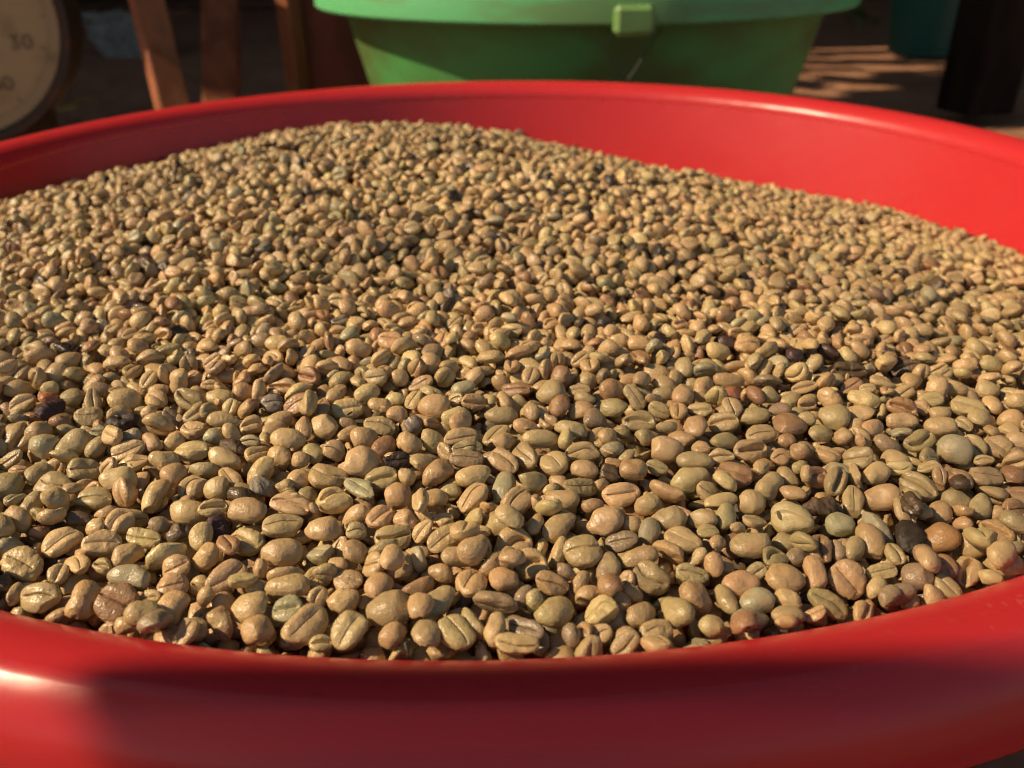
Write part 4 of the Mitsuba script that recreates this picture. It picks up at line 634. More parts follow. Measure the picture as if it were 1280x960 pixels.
    1127,1110,82,62,2,-11,40,33,24, 1290,597,147,26,-28,-6,42,34,25, 930,956,21,0,0,-60,38,27,21, 318,605,22,62,8,0,45,29,22, 857,819,65,5,7,48,43,28,17,
    468,414,26,0,0,-20,43,32,27, 1199,439,144,8,5,16,46,36,23, 1085,183,88,0,12,-9,46,29,20, 139,576,39,4,-41,28,51,36,23, 698,29,53,-7,-12,36,50,43,24,
    296,848,12,0,0,25,35,22,12, 1081,682,132,8,-31,-42,47,37,30, 742,617,153,36,-16,-15,38,30,23, 960,1169,32,-22,31,39,36,30,18, 679,137,67,9,5,54,46,30,18,
    1363,1160,111,4,-62,6,40,31,24, 415,795,54,-2,-5,28,41,27,17, 818,777,162,-11,14,-17,47,41,29, 174,688,31,38,-31,-31,40,28,23, 63,84,93,-6,-42,32,39,31,22,
    111,314,24,0,0,16,44,31,24, 93,815,74,2,39,-46,48,37,26, 373,1204,40,14,41,-8,45,29,17, 1356,773,122,-44,15,-25,36,28,18, 463,917,18,63,4,0,40,32,18,
    241,527,124,10,14,20,42,32,23, 1086,453,164,37,17,1,51,45,27, 479,1150,39,36,7,-11,47,37,25, 128,1104,112,-34,-19,-43,47,38,25, 723,938,24,63,-4,0,48,38,24,
    57,531,121,42,-24,-2,41,37,27, 155,716,83,-43,-32,16,45,32,21, 1270,1114,21,0,0,-21,45,33,21, 798,177,21,0,0,23,38,29,21, 449,1261,133,-50,34,-4,43,34,23,
    827,490,110,9,-22,6,45,35,20, 590,1284,109,-4,-9,-43,38,31,24, 731,317,85,15,0,-2,46,36,21, 393,351,23,62,-6,0,46,34,23, 1096,883,73,42,42,2,47,36,26,
    1316,815,84,-39,27,-22,39,31,21, 1245,1151,125,-37,36,-11,43,26,16, 384,26,28,-56,-29,0,49,42,28, 1216,1392,54,10,41,39,46,33,22, 928,63,131,-2,-4,-7,39,29,17,
    1040,987,25,44,45,0,44,34,25, 925,546,104,-22,31,-7,49,37,23, 198,175,83,7,24,-56,42,28,18, 202,898,93,-13,-35,-21,44,33,26, 65,1117,126,-26,-23,24,54,47,29,
    598,973,20,-25,58,0,43,36,21, 1156,807,31,-13,-51,25,42,36,24, 509,178,19,-55,31,0,38,28,19, 49,767,63,56,-6,-7,40,30,20, 317,907,46,-26,-29,-42,49,42,34,
    754,661,23,-61,14,0,42,37,24, 919,772,134,-15,-27,33,37,29,22, 168,976,20,48,40,0,38,27,20, 942,325,21,-59,-19,0,43,27,21, 1334,839,144,2,44,40,46,40,27,
    103,60,62,44,15,23,39,26,17, 296,404,61,-38,34,11,46,37,24, 743,1025,149,9,12,39,40,34,24, 740,213,32,0,0,8,44,43,32, 886,1088,83,1,-31,-34,45,35,28,
    858,379,127,5,1,47,45,34,19, 933,141,24,-9,62,0,41,33,25, 1196,1139,93,-8,-3,17,42,34,24, 522,956,26,-24,-58,0,45,39,27, 1005,281,64,-47,-39,1,37,30,18,
    962,740,104,-18,-7,-3,43,31,22, 186,381,110,-4,-19,48,45,28,15, 842,387,78,6,-1,-6,47,37,29, 877,1274,19,0,0,-21,42,31,19, 1063,1063,24,59,21,0,42,36,24,
    1006,966,71,-22,39,-26,43,29,20, 320,912,124,38,-4,16,39,31,22, 973,1222,17,-31,-55,1,42,30,18, 1343,555,68,-39,-45,15,44,31,23, 1384,710,134,-5,54,17,44,39,28,
    306,22,65,-45,14,-1,38,30,23, 150,803,125,14,-24,19,41,31,22, 959,1066,18,0,0,21,33,27,18, 1374,946,18,62,5,0,46,33,18, 1083,921,125,-7,34,-21,40,30,20,
    1376,619,147,-48,-22,15,44,32,25, 409,411,35,-3,29,-14,38,34,22, 725,309,28,-1,26,-55,42,33,22, 244,853,70,-19,58,1,44,36,24, 1159,250,62,-19,58,1,47,40,30,
    52,406,15,0,0,-55,36,27,15, 92,795,190,8,13,43,46,35,28, 206,574,49,20,-2,26,42,27,20, 1126,315,23,0,0,-16,39,31,23, 1180,433,24,1,0,-22,45,35,24,
    253,565,25,42,46,0,41,30,25, 1329,1330,150,-11,21,-49,41,35,23, 801,895,108,-46,38,-13,39,25,19, 544,648,24,-17,60,0,43,35,24, 433,1204,17,60,-20,0,43,29,17,
    665,772,134,-20,48,-29,42,29,19, 229,1205,21,0,0,49,38,29,21, 475,1330,142,-8,-20,28,40,35,23, 889,302,34,-23,30,-7,44,30,20, 1106,121,46,38,10,45,48,34,23,
    496,1387,126,29,52,6,42,29,18, 794,638,109,28,-7,9,49,45,27, 821,311,149,-26,-1,6,42,34,24, 747,1090,18,-61,-15,0,38,30,19, 315,771,90,0,-24,-14,45,42,30,
    879,1240,96,9,-12,14,38,30,22, 306,561,58,60,-19,0,44,27,21, 602,928,102,42,-38,-4,47,35,26, 1189,582,116,5,14,-16,41,28,19, 690,14,150,44,27,11,42,39,27,
    28,1247,67,-20,9,-5,54,36,22, 240,118,76,-29,-29,42,43,34,25, 131,1244,37,2,-31,-21,44,32,21, 1157,660,130,27,-13,-24,46,34,26, 342,972,20,48,-40,0,42,32,21,
    60,503,30,-8,-42,35,42,32,22, 1313,110,98,-30,-7,4,44,32,20, 556,18,104,-4,-52,-3,32,22,16, 1181,729,107,-13,49,-17,49,35,26, 1111,714,34,6,39,-17,38,26,16,
    146,267,25,-12,-5,28,38,26,22, 486,91,87,13,-52,9,45,35,25, 430,149,97,22,-14,5,43,32,19, 986,1130,18,-30,55,0,37,30,18, 971,227,54,-60,16,2,43,33,18,
    1238,913,18,28,-56,0,37,34,18, 510,397,63,-7,-11,-45,39,28,19, 779,547,13,-44,44,0,36,25,13, 1206,146,72,13,26,49,39,33,23, 290,1110,18,0,0,5,44,32,18,
    500,336,64,2,-60,0,43,33,22, 1166,1020,125,11,-8,42,44,37,29, 598,487,161,12,0,0,47,35,23, 613,1307,49,40,-19,-40,42,31,21, 351,562,159,6,-16,-25,39,33,25,
    718,382,114,-18,9,-49,41,33,22, 1193,49,146,16,-10,-3,50,36,26, 827,1235,18,0,0,-35,43,29,18, 105,492,120,31,-16,-49,44,33,21, 1123,461,18,0,0,25,42,27,19,
    823,681,21,-52,-34,0,44,31,21,
]).reshape(-1, 9)
# the beans near the front rim, one by one: place (0.1 mm from the middle of the rim), turn, half sizes, tone
FRONT = np.array([
    101,-3535,-79,8,2,0,50,27,18,3, -333,-3519,-89,8,5,3,21,16,13,3, 349,-3495,-101,10,-5,-3,27,24,16,0, 288,-3492,-99,10,-10,1,33,25,17,0,
    222,-3509,-81,13,-1,-26,25,20,13,6, -176,-3504,-80,6,-4,20,33,27,18,2, -98,-3510,-74,-36,-45,13,46,34,21,0, -33,-3500,-77,0,6,-20,47,38,25,3,
    418,-3483,-100,7,0,3,39,29,20,0, -628,-3472,-91,13,-4,24,21,20,14,3, -484,-3483,-83,4,-2,3,37,36,26,2, 251,-3490,-87,7,-11,-25,25,20,13,2,
    -276,-3491,-78,-48,-28,-7,48,41,27,3, 54,-3488,-81,9,-9,29,45,25,18,0, 118,-3477,-93,-53,15,-9,56,31,20,6, -791,-3457,-89,6,2,-1,21,16,13,0,
    542,-3473,-94,5,2,1,30,28,19,3, -376,-3469,-80,-49,-22,5,60,44,31,0, -576,-3451,-90,9,5,-18,44,26,18,4, 6,-3454,-95,-21,14,-14,47,35,22,1,
    711,-3468,-89,10,-2,1,23,16,13,2, 637,-3454,-97,6,3,3,48,27,19,5, -762,-3428,-90,16,7,37,22,21,14,3, 725,-3436,-102,8,-2,0,42,24,18,1,
    796,-3425,-109,5,-10,3,30,17,13,2, 389,-3427,-100,9,3,19,42,31,22,2, 190,-3427,-92,8,3,12,49,37,26,3, 473,-3435,-88,11,-12,-17,53,33,24,1,
    297,-3431,-85,0,-10,1,42,38,26,3, -706,-3414,-81,-46,-30,-9,48,37,26,0, -431,-3419,-81,7,-3,0,38,37,22,5, -193,-3423,-81,7,-3,3,55,44,31,1,
    -520,-3405,-88,-1,-6,1,46,44,28,0, 838,-3394,-106,-50,15,9,54,30,19,1, 54,-3418,-70,-24,2,-7,57,42,23,6, 667,-3393,-100,6,-3,3,44,36,25,5,
    344,-3389,-98,14,3,-19,26,23,15,2, -839,-3388,-81,-49,10,5,50,47,28,4, -83,-3405,-76,8,0,19,62,35,21,3, -309,-3386,-86,6,2,7,41,31,21,0,
    142,-3403,-77,7,23,-21,23,18,13,3, -923,-3381,-82,11,1,32,52,34,25,2, 598,-3385,-97,6,-2,-26,46,25,16,1, 742,-3388,-96,2,0,-12,35,25,17,0,
    522,-3385,-94,2,12,-12,44,39,28,2, -769,-3369,-86,12,-1,-2,23,18,13,3, -1031,-3365,-85,-51,-3,-5,52,35,25,1, -367,-3378,-83,17,-5,24,26,23,17,0,
    279,-3370,-100,38,12,-3,42,31,23,0, 981,-3384,-95,9,-6,12,34,22,13,6, -631,-3378,-74,18,-14,18,22,16,13,0, 120,-3382,-82,17,0,22,26,21,16,6,
    379,-3369,-93,19,4,-10,26,18,13,2, 1016,-3361,-110,9,-7,3,45,25,18,6, -1108,-3345,-94,34,25,31,29,22,18,0, -524,-3337,-88,6,6,5,24,21,14,3,
    967,-3348,-99,7,-7,15,35,20,15,0, -228,-3347,-81,0,3,24,42,33,23,2, -447,-3348,-76,7,-1,3,57,31,21,0, -137,-3353,-76,-14,-8,6,45,33,25,4,
    -728,-3331,-84,8,3,6,40,34,23,2, -1146,-3318,-89,12,2,37,24,16,13,7, 646,-3332,-99,10,-1,3,49,34,22,2, 187,-3345,-79,10,8,-5,43,29,19,2,
    -5,-3343,-73,1,2,16,42,41,26,2, 259,-3323,-91,17,-3,20,33,20,13,2, 368,-3332,-84,7,-21,15,25,22,13,2, -305,-3323,-82,-62,-2,1,36,35,22,0,
    71,-3335,-77,0,2,6,36,35,22,2, 915,-3308,-110,-44,22,6,50,46,31,0, 753,-3326,-91,4,3,-1,49,39,25,2, 1264,-3310,-107,4,-1,-8,21,16,13,0,
    -831,-3320,-68,12,-1,-3,61,33,22,5, 428,-3321,-81,-45,18,2,58,39,27,1, 1090,-3298,-111,5,-5,-8,38,37,27,6, -603,-3306,-78,-46,-24,5,66,43,27,0,
    -385,-3292,-94,-44,-32,5,38,33,21,0, 529,-3321,-77,11,3,-2,45,25,18,1, -464,-3295,-85,39,11,-1,48,35,18,0, 832,-3305,-92,8,4,-32,49,28,19,2,
    691,-3290,-103,11,-9,10,33,24,15,1, -1023,-3288,-79,10,0,32,27,25,17,0, -83,-3294,-87,8,3,-4,35,24,17,2, 327,-3288,-94,4,-5,24,55,30,20,6,
    222,-3307,-76,5,14,-2,22,16,13,6, 1223,-3277,-116,4,-12,15,43,33,24,0, 1009,-3282,-106,7,0,5,43,24,14,3, -531,-3275,-79,14,-12,32,28,17,13,2,
    -741,-3271,-79,13,-4,9,39,35,22,2, 1162,-3274,-103,10,-3,-29,37,32,23,4, -193,-3263,-89,-55,4,-4,42,41,29,0, -340,-3270,-81,15,-1,-4,21,17,13,2,
    -920,-3268,-74,13,1,-11,23,16,13,1, 611,-3265,-95,-2,3,-7,38,30,19,2, -1130,-3252,-80,-53,11,6,58,45,31,0, 586,-3292,-70,6,-15,29,33,24,16,2,
    1326,-3257,-111,-1,-4,-1,45,39,23,1, -250,-3281,-68,11,-13,-8,37,34,21,0, -990,-3255,-79,2,-4,-16,51,28,18,0, 136,-3271,-81,13,-6,6,44,41,26,0,
    556,-3247,-89,7,-16,9,34,19,13,3, -139,-3247,-79,-19,20,-13,33,31,19,5, 408,-3254,-80,9,-8,2,52,29,21,3, 807,-3244,-92,5,5,1,29,26,17,6,
    -678,-3232,-79,12,-11,11,42,33,22,2, -37,-3260,-65,7,7,4,52,29,21,0, -876,-3228,-75,-51,-24,4,43,31,22,0, 1058,-3232,-94,2,4,-33,36,25,18,1,
    1138,-3217,-108,13,2,0,21,20,14,6, -782,-3226,-72,38,13,6,61,45,28,3, -395,-3217,-82,-4,-9,-18,51,33,23,5, -486,-3226,-72,-52,-2,3,59,41,25,0,
    -304,-3229,-73,2,9,-1,35,34,21,0, 485,-3224,-88,-23,5,-17,49,37,21,2, 921,-3213,-100,4,-11,29,31,17,13,6, 269,-3236,-70,-57,-7,-2,53,46,31,1,
    964,-3207,-96,10,-3,22,40,25,15,1, 876,-3216,-87,8,6,-32,44,31,19,4, 1371,-3188,-116,46,-4,9,41,31,21,5, 93,-3205,-79,-51,-9,-4,58,44,30,0,
    701,-3200,-88,-57,-5,-5,65,50,32,1, 21,-3220,-61,5,13,-17,25,20,15,0, 1292,-3176,-114,17,-2,-20,39,38,25,1, 617,-3195,-86,7,7,19,29,21,14,0,
    -956,-3188,-68,-53,-8,7,50,37,25,0, 801,-3169,-105,9,-4,-14,32,27,18,1, 1019,-3176,-102,13,0,-33,57,35,24,2, 371,-3190,-80,-53,-3,-10,46,29,18,6,
    -1066,-3178,-70,-51,-20,-1,52,38,26,0, -598,-3164,-88,-52,10,-3,55,36,24,3, 532,-3174,-89,-54,24,3,48,42,28,0, 1212,-3152,-113,2,-11,-4,54,45,28,12,
    -218,-3159,-83,-51,-5,6,48,37,23,1, -869,-3151,-80,12,3,-2,50,29,21,3, -76,-3182,-66,-49,-16,-2,65,38,24,1, -707,-3169,-68,8,-2,34,43,31,23,3,
    1127,-3149,-109,6,2,-33,56,31,21,8, 1437,-3139,-117,1,-14,23,24,20,13,0, -783,-3133,-85,9,-5,6,36,25,15,7, 602,-3150,-82,4,-1,-2,29,23,16,1,
    11,-3147,-76,13,0,-4,25,16,13,3, -312,-3150,-69,11,4,2,23,22,14,1, 451,-3143,-85,2,10,-36,45,30,19,5, -1145,-3128,-75,2,8,24,24,19,13,4,
    1378,-3122,-114,8,-2,-15,46,33,23,2, -142,-3140,-79,9,-11,14,36,25,18,0, -395,-3133,-76,-5,2,-8,52,50,31,0, -692,-3109,-86,12,-11,29,40,34,24,9,
    -327,-3121,-82,6,16,3,25,19,13,0, 683,-3131,-85,15,12,7,28,16,13,0, 1065,-3112,-105,42,-24,-17,53,39,26,5, 216,-3138,-72,-50,-22,-2,60,37,23,0,
    -1000,-3115,-73,7,-8,-4,22,22,14,0, 408,-3116,-86,6,4,5,25,25,18,0, 153,-3135,-67,7,0,25,38,22,16,0, 966,-3102,-104,-59,9,-4,39,38,24,5,
    -846,-3098,-81,6,8,-6,26,24,15,6, -1141,-3084,-87,7,11,0,40,23,14,9, -508,-3122,-66,-58,-7,5,57,38,25,1, 74,-3120,-74,4,1,-4,53,43,30,1,
    1303,-3094,-111,0,-12,-17,28,25,16,2, 335,-3123,-69,-53,-7,-7,61,40,24,0, 741,-3093,-95,-1,6,6,37,23,15,0, -1261,-3080,-76,13,-15,3,27,26,17,1,
    -188,-3104,-73,13,6,-10,33,28,17,0, -947,-3096,-68,-46,-26,-3,41,36,24,0, -6,-3099,-74,9,-21,-7,48,29,18,3, 514,-3095,-84,5,-1,-3,44,38,27,1,
    596,-3102,-79,13,-11,-3,42,26,18,0, -89,-3099,-72,-3,-2,-1,26,25,16,0, -1053,-3089,-67,6,6,-2,43,23,17,7, 839,-3087,-91,-55,10,-7,64,55,39,11,
    -257,-3092,-68,4,1,18,42,35,24,0, 664,-3089,-82,10,-3,27,41,28,18,1, 622,-3071,-96,6,-5,-32,31,24,15,0, -142,-3084,-74,-49,18,6,32,19,13,0,
    -327,-3071,-81,7,-12,4,43,27,19,0, 1413,-3045,-115,-1,-17,5,21,17,13,0, 1255,-3052,-107,-2,-11,20,39,33,21,2, -783,-3041,-83,38,2,-3,59,44,39,0,
    1208,-3056,-98,-7,-7,31,31,22,16,0, -617,-3067,-61,12,-1,-2,56,37,26,2, 1157,-3059,-91,7,6,-33,46,32,20,0, 1465,-3044,-106,15,7,1,36,35,23,2,
    -1226,-3022,-81,-37,-36,-1,64,35,25,1, 935,-3039,-93,10,2,5,52,35,24,7, 1374,-3033,-103,11,-7,19,44,31,18,1, -710,-3058,-55,10,6,9,39,28,18,1,
    312,-3033,-83,14,-1,2,33,23,15,4, 463,-3024,-87,19,-9,4,37,29,20,1, 102,-3039,-70,-49,-23,-3,51,39,27,0, -511,-3036,-63,8,4,-1,66,42,26,0,
    752,-3011,-97,12,2,-5,39,38,27,0, 164,-3026,-75,5,21,9,25,24,17,2, 1336,-2986,-119,-51,12,2,45,36,25,1, 1038,-3001,-102,-45,-33,-8,54,30,21,0,
    231,-3012,-80,-52,5,-3,51,33,22,0, 665,-3014,-84,8,-1,6,49,27,16,3, -396,-3015,-65,-1,5,10,50,46,34,3, -1066,-2992,-72,-59,0,4,66,42,31,1,
    -117,-3001,-74,16,6,1,36,27,16,2, 1121,-2989,-99,-50,0,-10,54,40,24,2, -16,-3011,-67,-57,-21,-14,56,39,25,0, -892,-2985,-74,-15,-17,21,57,42,31,3,
    -653,-3001,-60,7,5,-9,40,23,17,7, -218,-3009,-60,14,2,6,40,37,25,2, 1455,-2958,-118,39,-13,-9,40,30,23,0, 401,-2979,-86,-51,-4,-3,60,41,29,0,
    876,-2980,-86,8,-5,-10,40,23,14,2, 1517,-2957,-110,5,-8,-7,34,20,13,4, -74,-2969,-75,6,-4,0,23,19,13,1, 202,-2967,-75,12,3,11,27,16,13,3,
    527,-2978,-72,44,-13,-10,66,51,29,2, -731,-2961,-63,13,-4,2,39,35,22,3, -329,-2961,-66,3,1,-14,61,34,22,5, -605,-2962,-61,6,7,9,37,34,22,10,
    -1341,-2926,-77,5,-6,27,51,49,33,1, 71,-2954,-76,5,-3,28,56,34,23,5, -812,-2927,-84,4,-4,19,43,42,31,0, 286,-2947,-82,7,8,3,56,32,22,1,
    -543,-2955,-62,7,1,9,29,20,14,1, 1246,-2936,-99,-53,25,2,53,47,32,1, 820,-2938,-87,9,-4,17,49,35,24,1, 345,-2947,-74,9,13,12,22,16,13,2,
    -1205,-2925,-69,-53,9,3,52,47,28,1, 153,-2949,-59,-51,-8,12,48,32,21,1, -521,-2904,-81,4,-3,25,40,36,24,2, -277,-2910,-77,-55,-3,-4,52,41,30,1,
    1011,-2934,-77,16,-2,22,48,35,25,1, 599,-2917,-82,-57,-5,-9,66,46,31,1, -1021,-2912,-64,-49,0,6,58,45,28,3, 1380,-2902,-100,-56,20,7,40,39,23,4,
    -708,-2907,-66,5,4,-16,47,26,19,0, 970,-2889,-97,0,3,1,41,40,27,4, -14,-2922,-59,-51,-10,1,55,33,22,0, -206,-2917,-60,6,10,-2,26,25,18,0,
    886,-2891,-93,8,1,-24,38,27,19,1, 1323,-2898,-92,11,-7,27,31,22,16,2, 1470,-2880,-106,-55,4,2,51,35,22,0, 1085,-2891,-93,27,-29,-24,46,34,17,0,
    1556,-2870,-114,-1,1,26,41,37,23,4, -434,-2907,-61,-59,5,6,59,49,31,0, -879,-2884,-69,12,1,15,39,36,24,2, 738,-2879,-93,-54,12,2,60,48,33,4,
    1145,-2886,-92,-52,-15,-5,47,33,22,0, 1039,-2866,-102,9,1,-28,41,36,23,5, 932,-2910,-70,2,-17,23,28,19,13,2, 373,-2899,-70,-51,5,4,28,26,18,7,
    -1278,-2863,-72,-44,-33,10,46,33,20,1, -123,-2894,-65,-49,-23,-1,60,39,25,2, -625,-2880,-68,36,19,19,66,50,37,3, -1349,-2844,-73,5,2,4,25,20,13,2,
    -1160,-2837,-79,-51,-14,10,65,53,35,1, 442,-2888,-64,10,2,0,42,35,22,2, 302,-2882,-66,-55,9,-3,42,31,21,2, 818,-2860,-85,-3,3,21,39,24,15,0,
    1218,-2865,-87,18,-11,-2,40,22,15,3, 941,-2837,-102,19,6,9,29,26,19,3, 515,-2857,-77,13,1,-7,35,23,15,1, 1319,-2843,-98,8,-8,-3,39,22,13,3,
    392,-2853,-67,4,3,1,33,22,15,2, -1020,-2823,-67,5,-3,5,49,33,22,3, -171,-2843,-61,5,9,23,38,31,19,3, -345,-2848,-54,-51,-15,6,56,51,35,0,
    213,-2841,-67,2,-4,-21,53,43,29,0, -924,-2831,-58,-53,2,13,52,34,24,0, 1230,-2815,-96,12,-7,-19,44,36,27,0, 632,-2839,-71,5,-3,-4,59,32,24,1,
    68,-2847,-55,-50,19,4,60,37,24,0, -1398,-2789,-74,12,-10,9,44,25,16,1, 1495,-2809,-98,11,-8,-6,25,17,13,0, 1345,-2794,-105,11,13,6,47,36,22,1,
    -526,-2825,-60,13,1,3,25,25,16,2, -243,-2846,-49,-46,-7,5,42,26,17,8, -750,-2821,-57,14,5,-9,65,36,24,0, -39,-2828,-61,-53,3,2,60,35,25,6,
    894,-2796,-92,10,2,1,32,31,19,2, 1113,-2816,-81,-48,14,-15,46,42,27,1, 712,-2810,-77,16,-3,1,46,25,16,0, -595,-2797,-68,18,1,-11,41,32,20,0,
    133,-2812,-63,13,-7,-22,52,35,23,1, 1625,-2767,-108,16,2,-2,21,20,13,6, 1037,-2783,-89,-2,3,-12,40,37,25,2, -497,-2784,-66,8,9,-12,36,29,21,1,
    -662,-2781,-66,6,10,17,50,30,21,0, 301,-2793,-66,-49,-1,2,55,30,22,0, 950,-2793,-72,14,-12,-3,30,29,18,4, 977,-2766,-88,11,-12,28,31,27,18,4,
    1443,-2748,-105,11,-5,-17,55,50,36,5, -1060,-2764,-61,-46,-8,-1,57,32,19,0, -436,-2780,-58,15,9,-4,35,32,23,0, -866,-2765,-62,0,0,-2,56,44,27,3,
    817,-2756,-88,-50,-6,2,57,41,28,0, 555,-2771,-74,-53,4,3,62,48,35,0, 391,-2775,-67,43,-1,8,40,29,24,5, -738,-2760,-61,-10,4,-7,50,37,22,7,
    660,-2770,-71,3,-3,-3,29,27,17,2, -36,-2771,-61,16,2,3,49,27,16,1, 1588,-2718,-114,-48,25,0,45,44,30,0, -294,-2743,-73,13,3,17,45,33,21,4,
    -1167,-2734,-67,11,-6,20,41,28,19,1, -1332,-2727,-69,2,0,4,46,45,31,5, 1514,-2722,-104,-35,26,2,42,32,23,1, 1247,-2718,-103,6,7,-11,46,32,22,6,
    -1241,-2717,-65,15,-1,20,58,43,27,1, -996,-2727,-56,11,3,-15,44,24,17,2, -211,-2760,-46,10,13,-11,39,31,19,0, -148,-2721,-71,4,18,-2,48,38,27,1,
    -942,-2706,-70,40,15,17,33,33,29,0, -706,-2717,-64,18,-1,-1,36,21,14,5, 70,-2747,-55,10,6,11,39,28,20,2, 743,-2721,-80,2,3,7,50,31,21,1,
    932,-2720,-81,16,-2,-4,26,23,15,4, -231,-2728,-60,14,-3,29,31,26,18,0, 1162,-2713,-86,18,8,-21,25,16,13,2, 1351,-2708,-92,-53,-13,-3,58,35,23,1,
    -1113,-2688,-71,-48,-14,2,34,25,15,0, -583,-2727,-53,-53,-2,8,57,41,27,0, 614,-2707,-79,11,-6,-11,46,28,18,2, -357,-2712,-62,6,9,6,46,40,29,2,
    510,-2703,-79,0,9,8,46,34,24,1, 179,-2729,-56,15,5,2,65,36,24,3, -659,-2709,-57,8,13,35,35,19,13,1, -58,-2719,-56,11,4,5,66,38,27,0,
    371,-2683,-84,9,-1,13,39,38,23,0, 1117,-2695,-85,9,-16,-10,31,30,20,2, 387,-2722,-58,16,2,10,33,32,21,0, -820,-2684,-65,7,8,7,38,31,22,5,
    -1441,-2653,-77,-32,-40,-6,54,48,33,1, 1670,-2630,-125,-51,23,-5,46,44,32,0, 1054,-2670,-90,4,6,6,45,32,22,1, -403,-2676,-67,-49,-22,11,49,27,18,0,
    863,-2687,-76,-54,-6,-3,51,34,24,0, 45,-2691,-63,54,27,6,53,36,22,1, -768,-2683,-55,5,17,-10,38,25,16,0, -1194,-2650,-67,7,3,0,30,27,18,5,
    1309,-2663,-87,-3,-9,-12,35,25,15,5, 276,-2681,-63,-10,3,-6,60,44,30,1, 431,-2684,-61,4,-1,-5,27,26,18,1, -1305,-2625,-71,-2,9,10,34,23,15,1,
    1230,-2635,-97,14,6,13,60,33,20,2, -551,-2659,-57,7,-8,36,43,26,17,0, -901,-2638,-65,3,0,-6,43,35,23,0, 138,-2642,-74,6,10,-1,50,31,20,2,
    664,-2661,-67,11,-8,-29,48,43,27,2, -491,-2637,-65,-51,13,-2,48,44,29,0, -1019,-2616,-69,-22,5,-3,66,58,29,0, 1454,-2625,-94,-54,11,-10,50,33,23,1,
    575,-2661,-60,-21,-1,2,36,26,20,1, 969,-2630,-83,-3,4,0,60,56,35,4, -317,-2640,-58,-51,7,5,66,40,25,1, -722,-2620,-64,10,5,10,38,33,24,0,
    1541,-2594,-107,16,-3,-18,33,23,17,1, -209,-2643,-54,14,3,4,33,32,20,10, -420,-2628,-57,13,10,-1,31,20,13,6, 763,-2619,-75,-49,4,-10,50,35,25,0,
    -154,-2634,-54,16,18,7,36,20,13,2, -1141,-2593,-66,12,0,5,65,40,24,8, 495,-2624,-63,-52,-1,-1,56,39,24,1, 208,-2623,-60,6,3,-14,32,31,23,0,
    -1348,-2580,-66,-6,1,16,38,36,22,4, 1745,-2519,-142,-48,15,0,43,40,28,2, 1346,-2582,-99,15,-2,-4,62,34,23,0, 357,-2617,-64,10,7,-1,43,37,22,6,
    -641,-2600,-60,13,-1,13,48,31,21,2, -806,-2624,-43,7,6,2,53,29,19,0, 1037,-2589,-84,16,-4,-7,31,27,17,1, -1499,-2553,-71,12,8,6,27,17,13,6,
    -82,-2601,-59,6,7,0,49,41,29,3, 1131,-2577,-85,-53,22,-2,50,49,31,1, 870,-2575,-79,-60,6,-8,54,38,24,1, -997,-2560,-64,-51,9,17,37,29,18,6,
    -1272,-2547,-67,9,5,5,42,38,23,1, 60,-2594,-54,-54,-1,2,66,38,27,1, -271,-2576,-58,3,5,13,37,33,22,0, 169,-2559,-73,3,-2,-10,52,37,26,0,
    1222,-2548,-91,9,-4,-5,62,34,23,0, -923,-2546,-63,-47,-22,3,46,31,22,1, 1493,-2531,-101,4,-3,-1,36,28,17,0, -1080,-2534,-66,18,9,13,27,25,17,0,
    322,-2541,-73,-5,-5,-4,45,40,29,2, -875,-2554,-47,-39,-17,17,34,28,20,1, 629,-2563,-61,2,2,-35,43,29,18,2, -1407,-2519,-61,5,5,24,66,50,33,9,
    707,-2540,-74,13,-5,-8,44,25,16,1, 958,-2561,-64,2,-5,-2,38,25,15,6, 571,-2545,-69,18,4,-10,42,29,18,1, -437,-2530,-61,10,3,8,54,42,30,3,
    -759,-2525,-60,1,-16,-13,57,37,27,4, -520,-2543,-50,2,-1,32,52,29,20,2, 1615,-2480,-112,-55,17,-2,56,44,29,1, 429,-2531,-67,5,-1,-3,49,35,23,1,
    250,-2544,-56,1,-17,4,42,41,29,4, 1447,-2492,-101,9,1,-16,31,28,19,2, 1365,-2525,-80,-45,8,1,52,36,26,4, 1710,-2445,-130,1,3,23,52,38,25,0,
    -155,-2544,-48,4,-1,-5,54,46,31,2, -815,-2529,-48,11,-6,27,30,26,19,3, -331,-2542,-43,1,6,0,44,29,20,3, 1071,-2485,-89,22,0,6,34,29,19,2,
    -600,-2521,-46,-50,-12,-10,56,36,23,4, -1534,-2453,-70,-47,-14,-3,49,35,26,0, -683,-2506,-48,-50,-2,1,38,34,23,10, -28,-2526,-42,17,7,5,43,30,22,2,
    -1187,-2463,-62,7,11,8,63,54,38,0, 1025,-2454,-91,6,-2,16,41,33,21,1, 69,-2494,-55,4,4,-23,38,22,14,0, -1289,-2470,-52,14,-2,37,51,28,19,1,
    -226,-2492,-52,2,-7,25,44,31,21,3, 1498,-2454,-96,8,-5,1,44,34,23,1, 1265,-2468,-85,3,1,-9,53,34,21,3, -1087,-2455,-59,5,5,-6,42,35,22,0,
    -87,-2505,-43,10,-11,1,29,28,18,3, 22,-2490,-53,0,-3,-22,37,21,14,1, -1446,-2449,-57,3,9,18,36,25,19,14, -975,-2462,-54,-52,9,7,60,43,30,1,
    -1385,-2422,-71,7,-1,14,39,37,25,1, 1158,-2450,-87,-45,24,3,45,34,24,2, 808,-2456,-77,7,-11,0,66,41,27,13, 334,-2481,-57,16,-2,-8,40,22,15,1,
    502,-2472,-61,14,9,-20,50,28,18,1, -869,-2469,-45,6,2,2,48,32,19,3, 1844,-2338,-152,4,-3,-13,42,41,25,1, 953,-2450,-73,17,4,-8,34,30,21,1,
